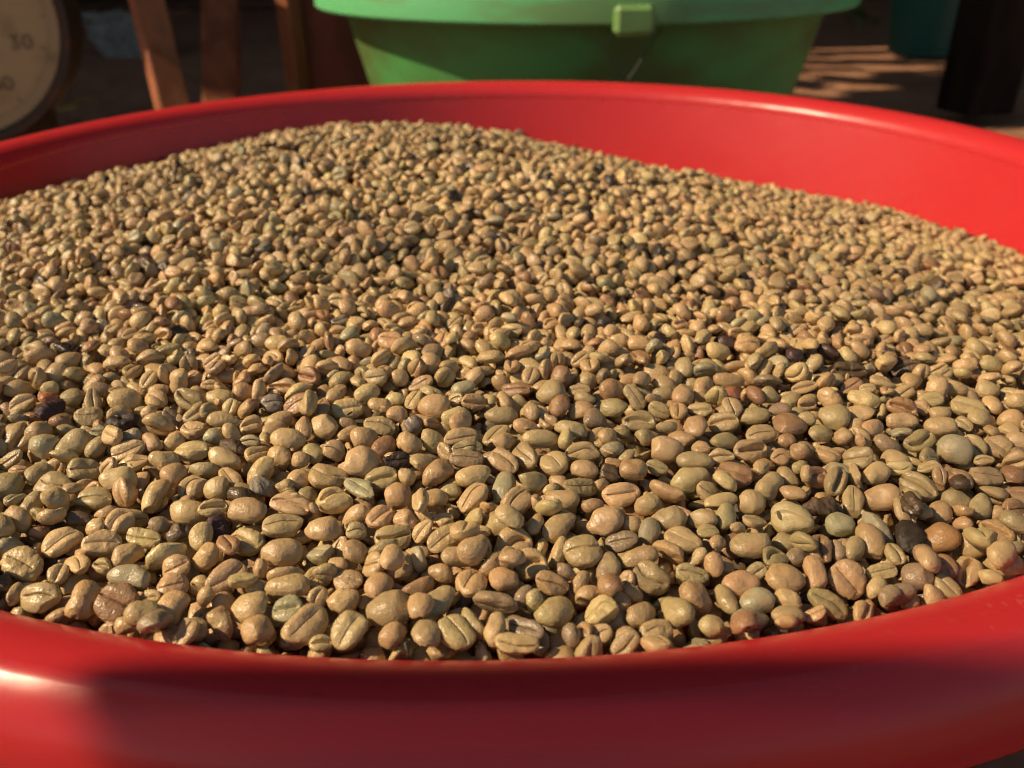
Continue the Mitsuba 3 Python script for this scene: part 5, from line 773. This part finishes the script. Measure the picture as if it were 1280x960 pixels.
    661,-2470,-58,7,-7,23,44,38,25,2, 904,-2466,-63,-41,30,-2,44,27,20,4, 594,-2453,-67,-51,-12,-5,39,31,22,1, -486,-2453,-49,10,0,24,50,28,20,0,
    -385,-2458,-45,18,0,10,45,32,19,3, -169,-2447,-54,-51,13,3,47,26,19,1, 1427,-2399,-99,12,-5,7,42,29,18,2, -805,-2425,-52,8,10,9,36,35,23,2,
    -613,-2440,-46,-15,-8,13,55,41,24,3, 226,-2445,-53,4,-7,7,54,43,28,1, -753,-2431,-46,38,-16,-36,41,30,22,0, 319,-2436,-54,-51,-1,-5,40,25,15,1,
    429,-2429,-56,12,5,5,52,41,27,4, 1636,-2345,-118,13,6,-2,54,31,23,0, 1757,-2328,-128,11,-2,-14,41,39,24,1, -1476,-2384,-56,10,7,14,32,29,21,3,
    110,-2417,-58,10,-6,-2,54,35,25,4, 738,-2412,-66,19,1,24,55,35,22,2, -1591,-2351,-70,-45,-12,13,58,32,20,0, 1303,-2397,-81,11,-4,-1,28,19,14,1,
    -67,-2419,-51,5,-4,7,46,31,20,5, -685,-2390,-54,15,-4,0,60,33,22,2, 1258,-2369,-86,-50,-13,-9,45,26,17,4, 616,-2388,-65,8,3,-16,51,36,22,0,
    -923,-2369,-56,14,7,2,41,23,15,0, 1885,-2227,-157,10,2,-7,33,30,19,1, 1614,-2289,-120,9,3,-8,52,31,20,1, 1378,-2339,-90,2,8,4,66,42,29,0,
    971,-2364,-70,-17,3,5,66,53,26,6, 1503,-2297,-107,4,5,18,66,43,27,2, 505,-2346,-68,8,4,9,52,29,20,2, 1192,-2329,-86,-50,0,-7,66,37,27,1,
    841,-2348,-71,16,3,-1,62,34,23,2, 1765,-2195,-144,8,-7,-7,39,38,27,4, 1115,-2316,-71,16,-12,13,37,25,15,2, 1946,-2141,-168,-49,5,-3,49,28,19,0,
    1639,-2193,-122,-50,-5,-13,48,29,20,0, 1291,-2271,-77,-48,4,-1,58,39,26,7, 1418,-2172,-123,7,-2,-6,64,38,25,3, 1526,-2187,-114,-47,-1,-13,54,30,18,7,
    1911,-2051,-181,16,1,-30,45,38,26,3, 1512,-2145,-121,19,-12,1,55,30,21,7, 1174,-2216,-79,1,-16,3,44,31,20,1, 887,-2076,-60,16,-6,-6,45,33,21,9,
    368,-1958,-42,-19,-24,-11,46,35,25,7, 452,-1926,-40,9,-8,8,34,29,21,8, -547,-1788,-11,9,12,2,66,38,27,5, -160,-1732,-18,15,-10,16,45,33,21,8,
    -1410,-1643,-15,19,-7,10,51,28,21,4, -1042,-1470,-6,7,10,13,66,42,31,0, -257,-1330,11,-21,-31,-12,66,41,25,0, 1314,-1004,-104,17,20,-12,66,45,33,5,
    -882,-1140,45,8,-9,13,42,29,19,7, -560,-1019,60,3,9,-19,41,26,18,7, 619,-814,-1,10,-8,-10,46,29,18,8, -842,-271,123,19,-9,-3,53,51,38,5,
    -1391,484,95,9,-2,-14,57,52,33,8, 201,3427,-448,11,6,5,66,61,44,10,
]).reshape(-1, 10)

# ------------------------------------------------------------------ the coffee beans
# How the heap lies: its height over the rim from the height along the wall (a table by azimuth) and one broad crown; a bed of settled beans that
# is laid over it again and again; and the settled beans of the near part, each with its own place, turn and size.
AZ = np.radians([-90, -60, -30, 0, 25, 50, 75, 100, 125, 150, 180, 215, 245, 270])


def heap_z(x, y):
    x, y = x / R, y / R
    r, ph = np.hypot(x, y), (np.arctan2(y, x) + PI / 2) % (2 * PI) - PI / 2
    rho = np.clip(r / 0.925, 0, 1)
    pk, px, py, sg = HEAP[13:]
    return R * (np.interp(ph, AZ, HEAP[:13] + HEAP[:1]) * rho**1.5 + pk * np.exp(-((x - px) ** 2 + (y - py) ** 2) / (2 * sg * sg)) * np.clip(1 - rho**4, 0, 1))


FINE = 0.93                                                     # the far beans are a little smaller than the bed was settled with
BW = 0.14 * FINE
far_p, far_t, far_d = [], [], []
for ix in range(-3, 3):
    for iy in range(-3, 3):
        p = BED[:, :3] * 1e-4 * FINE + [ix * BW, iy * BW, 0]
        k = np.hypot(p[:, 0], p[:, 1]) < 0.95 * R
        p, t0, d0 = p[k], BED[k, 3:6] / 20.0, BED[k, 6:] * 1e-4 * FINE
        e = 2e-3
        sx, sy = ((heap_z(p[:, 0] + e * a, p[:, 1] + e * b) - heap_z(p[:, 0] - e * a, p[:, 1] - e * b)) / (2 * e) for a, b in ((1, 0), (0, 1)))
        p[:, 2] += heap_z(p[:, 0], p[:, 1]) - BED_TOP * FINE
        far_p.append(p)
        far_t.append((Rn.from_rotvec(np.stack([sy, -sx, 0 * sx], 1)) * Rn.from_rotvec(t0)).as_rotvec())
        far_d.append(d0)
far_p, far_t, far_d = np.vstack(far_p), np.vstack(far_t), np.vstack(far_d)
fp, ft, fd = FRONT[:, :3] * 1e-4, FRONT[:, 3:6] / 20.0, FRONT[:, 6:9] * 0.96e-4
NA = len(FRONT)
fd = fd * (np.clip(fd[:, :1], 0.0027, 0.0053) / fd[:, :1])
flip = (np.random.default_rng(2).random(NA) < 0.34) & (FRONT[:, 9] < 6)
ft[flip] = (Rn.from_rotvec(ft[flip]) * Rn.from_rotvec([PI, 0, 0])).as_rotvec()


def balls(pos, turn, dim):
    """Seven balls that fill each bean, and their radius."""
    a, b, c = dim.T
    r = np.minimum(c, np.minimum(a, b) * 0.98)
    at = np.stack([np.stack([(a - r) * u, np.maximum(b - r, 0) * v, 0 * r], 1) for u, v in ((0, 0), (1, 0), (-1, 0), (0.55, 0.8), (0.55, -0.8), (-0.55, 0.8), (-0.55, -0.8))], 1)
    return np.einsum("nij,nkj->nki", Rn.from_rotvec(turn).as_matrix(), at) + pos[:, None], r


def walls_clear(q, r):
    """How far the balls stay inside the basin: its tapering wall below the rolled lip, the lip above."""
    rad, z = np.hypot(q[..., 0], q[..., 1]), q[..., 2]
    low = (wall_r(z) - rad) * math.cos(math.atan(TAPER))
    lip = (np.hypot((rad - 0.99 * R) / (0.05 * R), (z + 0.035 * R) / (0.035 * R)) - 1) * 0.04 * R
    return (np.where(z > -0.035 * R, lip, low) - r[:, None]).min(1)


q, r = balls(far_p, far_t, far_d)
keep = (walls_clear(q, r) > -0.0008) & (heap_z(far_p[:, 0], far_p[:, 1]) - far_p[:, 2] < np.where(far_p[:, 1] < -0.12, 0.0128, 0.0062))
far_p, far_t, far_d, q, r = far_p[keep], far_t[keep], far_d[keep], q[keep], r[keep]
# the bed gives way to the single beans: what lies high and overlaps one is taken out, the rest is pushed aside a little
from scipy.spatial import cKDTree  # noqa: E402

fq, fr = balls(fp, ft, fd)
tree = cKDTree(fq.reshape(-1, 3))
for it in range(9):
    near_by = np.where(cKDTree(fp).query(far_p)[0] < 0.011)[0]
    push, worst = np.zeros((len(near_by), 3)), np.zeros(len(near_by))
    d, k = tree.query(q[near_by].reshape(-1, 3), k=4)
    way = q[near_by].reshape(-1, 1, 3) - fq.reshape(-1, 3)[k]
    over = np.maximum(0, np.repeat(r[near_by], 7)[:, None] + np.repeat(fr, 7)[k] - d)
    move = (way / (d[..., None] + 1e-9) * over[..., None]).reshape(len(near_by), 28, 3)
    worst = over.reshape(len(near_by), 28).max(1)
    if it == 0:
        depth = heap_z(far_p[near_by, 0], far_p[near_by, 1]) - far_p[near_by, 2]
        gone = near_by[(worst > 0.0010) & (depth < 0.0036)]
        keep = np.ones(len(far_p), bool)
        keep[gone] = False
        far_p, far_t, far_d, q, r = far_p[keep], far_t[keep], far_d[keep], q[keep], r[keep]
        continue
    shift = move.sum(1) / np.maximum((over.reshape(len(near_by), 28) > 0).sum(1), 1)[:, None] * 0.8
    shift[:, 2] = np.minimum(shift[:, 2], 0.00005)
    far_p[near_by] += shift
    q[near_by] += shift[:, None]

TONES = {"t": (0.455, 0.308, 0.150), "o": (0.37, 0.275, 0.130), "g": (0.33, 0.28, 0.160), "y": (0.475, 0.355, 0.162), "p": (0.435, 0.275, 0.132), "r": (0.30, 0.165, 0.082), "m": (0.28, 0.19, 0.110),
         "d": (0.095, 0.06, 0.032), "k": (0.042, 0.029, 0.021), "K": (0.056, 0.028, 0.026), "W": (0.19, 0.15, 0.11), "Y": (0.47, 0.38, 0.18), "P": (0.44, 0.225, 0.09), "R": (0.30, 0.12, 0.06), "O": (0.42, 0.15, 0.055)}
NAMES = "topyrgmdkKWYPRO"                                       # the tones in the order of their numbers in FRONT
MEAN_SHARE = np.array([0.43, 0.21, 0.16, 0.08, 0.035, 0.03, 0.035, 0.012, 0.006, 0.004, 0.005])


def beans(pos, turn, dim, tones, nu, nv, seed):
    """(vertices, triangles of one bean, colours, vertices of one bean): coffee beans, domed on one side (+z), flat with a furrow along x on the other."""
    rng, n = np.random.default_rng(seed), len(pos)
    th = np.linspace(0, PI, nu + 1)[1:-1]
    s = np.arange(nv) / nv - 0.5
    ps = PI + 2 * PI * s - (0.82 if nu > 12 else 0.5) * np.sin(2 * PI * s)
    sx = np.concatenate([[1], np.repeat(np.cos(th), nv), [-1]])[None]
    rho = np.concatenate([[0], np.repeat(np.sin(th), nv), [0]])[None]
    sy, cz = (np.concatenate([[0], np.tile(v, nu - 1), [0]])[None] for v in (np.sin(ps), np.cos(ps)))
    col = lambda lo, hi: rng.uniform(lo, hi, (n, 1))  # noqa: E731
    a, b, c = (dim[:, k : k + 1] for k in range(3))
    tone = np.array(list(tones))
    husk = np.isin(tone, list("kKdW"))[:, None].astype(float)
    rp = rho ** col(0.78, 1.0)
    y = rp * np.sign(sy) * np.abs(sy) ** 0.92
    flat = np.clip(-cz / 0.35, 0, 1)
    flat = flat * flat * (3 - 2 * flat)
    z = np.where(cz < 0, -0.60 * np.abs(cz) ** col(0.42, 0.75), 1.26 * cz) * rp
    path = col(-0.27, 0.27) * np.sin(col(1.2, 2.6) * sx + col(-1.5, 1.5)) + col(-0.06, 0.06)
    dv = y
    y = y + path * flat * (1 - y * y)
    open_ = (rng.random((n, 1)) < 0.16) * col(0.5, 1.0)
    sig = col(0.022, 0.052) * (1 if nu > 12 else 1.5) + 0.16 * open_
    win = np.clip((col(0.80, 0.97) - np.abs(sx)) / 0.22, 0, 1)
    z = z + flat * win * (col(0.18, 0.38) + 0.45 * open_) * np.exp(-((dv / sig) ** 2))
    z = z + flat * win * col(0.0, 0.16) * np.exp(-((dv / 0.24) ** 2))
    z = z - flat * win * col(0.02, 0.13) * np.exp(-(((np.abs(dv) - 0.52) / 0.24) ** 2))
    y = y + col(-0.12, 0.12) * (sx * sx - 0.4) * (1 + 1.6 * (rng.random((n, 1)) < 0.25))
    z = z + col(-0.06, 0.16) * (sx * sx - 0.4)
    sz_taper = 1 + col(-0.14, 0.14) * sx
    P = np.stack([a * sx + 0 * y, b * y * sz_taper, c * z * sz_taper], -1)
    o = rng.uniform(0, 900, (n, 1, 3))
    N = P / a[..., None]
    low = meshkit.noise(N * 1.5 + o, 1) - 0.5
    mid = meshkit.fbm(N * 5.0 + o, 2, 5) - 0.5
    unit = N / (np.linalg.norm(N, axis=-1, keepdims=True) + 1e-9)
    amp = low * (col(0.14, 0.36) + 0.25 * husk) + mid * (col(0.0, 0.035) * (1 + 3.0 * (rng.random((n, 1)) < 0.2)) + 0.26 * husk)
    if nu > 12:
        wr = meshkit.noise(np.stack([sx * 9 + 0 * y, y * 2.2, z * 1.0], -1) + o, 9) - 0.5
        fine = meshkit.noise(np.stack([sx * 3 + 0 * y, y * 11, z * 9], -1) + o, 12) - 0.5
        amp = amp + wr * (flat * np.maximum(0, col(-0.03, 0.10)) + 0.05 * husk + 0.006) + fine * (1 - flat) * np.maximum(0, col(-0.05, 0.045))
    P = P + unit * (amp * a)[..., None]
    for cut in range(3):                                        # flats and shallow dents where beans grew against each other
        dirs = rng.normal(size=(n, 3)) * [0.8, 1, 0.7]
        dirs /= np.linalg.norm(dirs, axis=1, keepdims=True)
        h = np.einsum("nvi,ni->nv", P / a[..., None], dirs)
        h = np.maximum(0, h - h.max(1, keepdims=True) * col(0.72, 1.02))
        P = P - dirs[:, None] * (h * a * col(0.55, 1.05) * (rng.random((n, 1)) < 0.55))[..., None]
    P = np.einsum("nij,nvj->nvi", Rn.from_rotvec(turn).as_matrix(), P) + pos[:, None]
    # colour: the bean's own tone, patches of brown or silver skin, fine mottling
    base = np.array([TONES[t] for t in tone])[:, None]
    base = base * col(0.86, 1.14)[:, None] * (1 + rng.normal(0, 0.022, (n, 1, 3)))
    other = np.array([TONES[t] for t in rng.choice(list("ptopry"), n)])[:, None]
    patch = np.clip((meshkit.fbm(N * 1.25 + o + 50, 3, 21) - col(0.46, 0.66)) / 0.10, 0, 1) * col(0.1, 0.75) * (1 - 0.85 * husk)
    cl = base * (1 - patch[..., None]) + other * patch[..., None]
    chaff = (rng.random((n, 1)) < 0.4) * col(0.3, 0.9) * flat * win * (np.abs(dv) < 0.07) * (meshkit.noise(np.stack([sx * 4 + 0 * y, 0 * y, 0 * y], -1) + o, 3) > 0.4) * (1 - husk)
    if nu > 12:
        cl = cl * (1 - chaff[..., None]) + np.array([0.52, 0.42, 0.27]) * chaff[..., None]
    if nu > 7:
        cl = cl * (1 + 0.30 * (meshkit.fbm(N * 9 + o, 2, 33) - 0.5))[..., None]
    V = sx.shape[1]
    i, j = np.meshgrid(np.arange(nu - 2), np.arange(nv), indexing="ij")
    p00, p01, p10, p11 = 1 + i * nv + j, 1 + i * nv + (j + 1) % nv, 1 + (i + 1) * nv + j, 1 + (i + 1) * nv + (j + 1) % nv
    f = np.concatenate([np.stack([p00, p10, p11], -1).reshape(-1, 3), np.stack([p00, p11, p01], -1).reshape(-1, 3),
                        [[0, 1 + j, 1 + (j + 1) % nv] for j in range(nv)], [[V - 1, V - 1 - nv + (j + 1) % nv, V - 1 - nv + j] for j in range(nv)]])
    return P + [0, 0, RIM], f, np.clip(cl, 0.004, 0.9), V


def near(pos):
    return np.linalg.norm(pos + [0, 0, RIM] - EYE, axis=1)


size = fd[:NA, 0] * fd[:NA, 1] / near(fp[:NA]) ** 2
size = np.where(fp[:NA, 1] < -0.35 + 0 * size, size * 0.8, size)
single = np.sort(np.argsort(-size)[:300])
rest = np.setdiff1d(np.arange(NA), single)
TONE = [NAMES[k] for k in FRONT[:, 9]]
P, f, cl, V = beans(fp[single], ft[single], fd[single], [TONE[k] for k in single], 34, 38, 11)
if np.einsum("ij,ij->i", np.cross(P[0][f[:, 1]] - P[0][f[:, 0]], P[0][f[:, 2]] - P[0][f[:, 0]]), P[0][f[:, 0]] - P[0].mean(0)).sum() < 0:
    FLIP = True
else:
    FLIP = False
turnf = lambda f: f[:, ::-1] if FLIP else f  # noqa: E731
for k in range(300):
    put("coffee_bean", (P[k], turnf(f)), "husk_skin" if TONE[single[k]] in "kKdW" else "bean_skin", smooth=True, color=cl[k])

# what to call each of them: a few stand out by their colour, the others are told by colour, size, side and the nearest of those few
WORDS = {"t": "tan", "o": "olive", "g": "grey-green", "y": "pale yellow", "p": "orange-tan", "r": "reddish-brown", "m": "grey-brown", "d": "dark brown", "k": "black", "K": "purple-brown",
         "W": "wrinkled grey", "Y": "creamy yellow", "P": "bright orange", "R": "red-orange", "O": "rusty orange"}
ink = fp[single] + [0, 0, RIM] - EYE
deepness = ink @ FWD
u, v = 640 + 1044 * ink @ np.cross(FWD, UP) / deepness, 480 - 1044 * ink @ UP / deepness
side_up = np.einsum("ij,ij->i", Rn.from_rotvec(ft[single]).apply([0, 0, -1]), -ink / np.linalg.norm(ink, axis=1, keepdims=True))
name_of = [f"coffee_bean_{k:03d}" if k else "coffee_bean" for k in range(300)]
marks, used = [], set()
for k in range(300):
    t = TONE[single[k]]
    if t in "kKdWYPRO":
        where = "" if t in "YPRO" else (" at far left" if u[k] < 200 else " left of centre" if u[k] < 480 else " in the middle" if u[k] < 800 else " right of centre" if u[k] < 1060 else " at far right")
        row = "" if t in "YPRO" else ("front " if v[k] > 690 else "" if v[k] > 580 else "rear ")
        text = f"{row}{WORDS[t]} bean{where}"
        if text in used:
            continue
        used.add(text)
        marks.append((k, text))
        labels[name_of[k]] = {"label": text.replace(" bean", " coffee bean", 1) + ("" if where else " near the front of the heap"), "category": "coffee bean", "group": "coffee beans at the front of the heap"}
calls = {}
for k in range(300):
    if name_of[k] in labels:
        continue
    d2 = [((u[k] - u[m]) ** 2 + (1.6 * (v[k] - v[m])) ** 2, m, text) for m, text in marks]
    _, m, text = min(d2)
    du, dv = u[k] - u[m], 1.6 * (v[k] - v[m])
    way = ("right of" if du > 0 else "left of") if abs(du) > abs(dv) else ("in front of" if dv > 0 else "behind")
    big = "large " if fd[single[k], 0] > 0.0049 else "small " if fd[single[k], 0] < 0.0036 else ""
    up = "crease-up" if side_up[k] > 0.45 else "back-up" if side_up[k] < -0.45 else "edgewise"
    calls.setdefault((big, WORDS[TONE[single[k]]], up, way, text), []).append((math.hypot(du, dv), k))
for (big, tone, up, way, text), found in calls.items():
    for n, (_, k) in enumerate(sorted(found)):
        rank = "" if len(found) == 1 else ("first ", "second ", "third ", "fourth ", "fifth ", "sixth ", "seventh ")[min(n, 6)]
        labels[name_of[k]] = {"label": f"{rank}{big}{tone} bean, {up}, {way} the {text}", "category": "coffee bean", "group": "coffee beans at the front of the heap"}

# all the other beans: one mass
rng = np.random.default_rng(23)
allp, allt, alld = np.vstack([fp[rest], far_p]), np.vstack([ft[rest], far_t]), np.vstack([fd[rest], far_d])
tones = np.array([TONE[k] for k in rest] + ["?"] * len(far_p))
tones[tones == "?"] = rng.choice(list(NAMES[:11]), (tones == "?").sum(), p=MEAN_SHARE / MEAN_SHARE.sum())
# broken bits and flakes of skin lying on top
n_bits = 420
ang, rad = rng.uniform(0, 2 * PI, n_bits), 0.9 * R * np.sqrt(rng.random(n_bits))
bits = np.stack([rad * np.cos(ang), rad * np.sin(ang)], 1)
bits[:150] = np.stack([rng.uniform(-0.2, 0.2, 150), rng.uniform(-0.32, -0.10, 150)], 1)
bit_a = rng.uniform(0.7e-3, 1.9e-3, n_bits)
allp = np.vstack([allp, np.c_[bits, heap_z(bits[:, 0], bits[:, 1]) - rng.uniform(-0.0006, 0.0022, n_bits)]])
allt = np.vstack([allt, rng.normal(0, 0.8, (n_bits, 3))])
alld = np.vstack([alld, np.stack([bit_a, bit_a * rng.uniform(0.5, 0.9, n_bits), bit_a * rng.uniform(0.12, 0.5, n_bits)], 1)])
tones = np.concatenate([tones, rng.choice(list("ytrdmp"), n_bits)])
dist, deep = near(allp), heap_z(allp[:, 0], allp[:, 1]) - allp[:, 2]
annot = np.arange(len(allp)) < len(rest)
level = np.where(annot | ((deep < 0.0046) & (dist < 0.36)), 0, np.where((deep < 0.0042) & (dist < 0.5), 1, np.where(deep < 0.004, 2, 3)))
VV, FF, CC, at = [], [], [], 0
for lv, (nu, nv) in enumerate(((13, 18), (9, 13), (7, 9), (4, 6))):
    k = np.where(level == lv)[0]
    P, f, cl, V = beans(allp[k], allt[k], alld[k], tones[k], nu, nv, 40 + lv)
    VV.append(P.reshape(-1, 3)); CC.append(cl.reshape(-1, 3))
    FF.append((turnf(f)[None] + (np.arange(len(k)) * V)[:, None, None] + at).reshape(-1, 3))
    at += len(k) * V
put("coffee_beans", (np.vstack(VV), np.vstack(FF)), "bean_skin", smooth=True, color=np.vstack(CC))
labels["coffee_beans"] = {"label": "the rest of the unroasted coffee beans heaped in the red basin", "category": "coffee beans", "kind": "stuff"}
print("beans", len(fp), len(far_p), [int((level == v).sum()) for v in range(4)], "triangles", sum(len(x) for x in FF) + 300 * len(f))
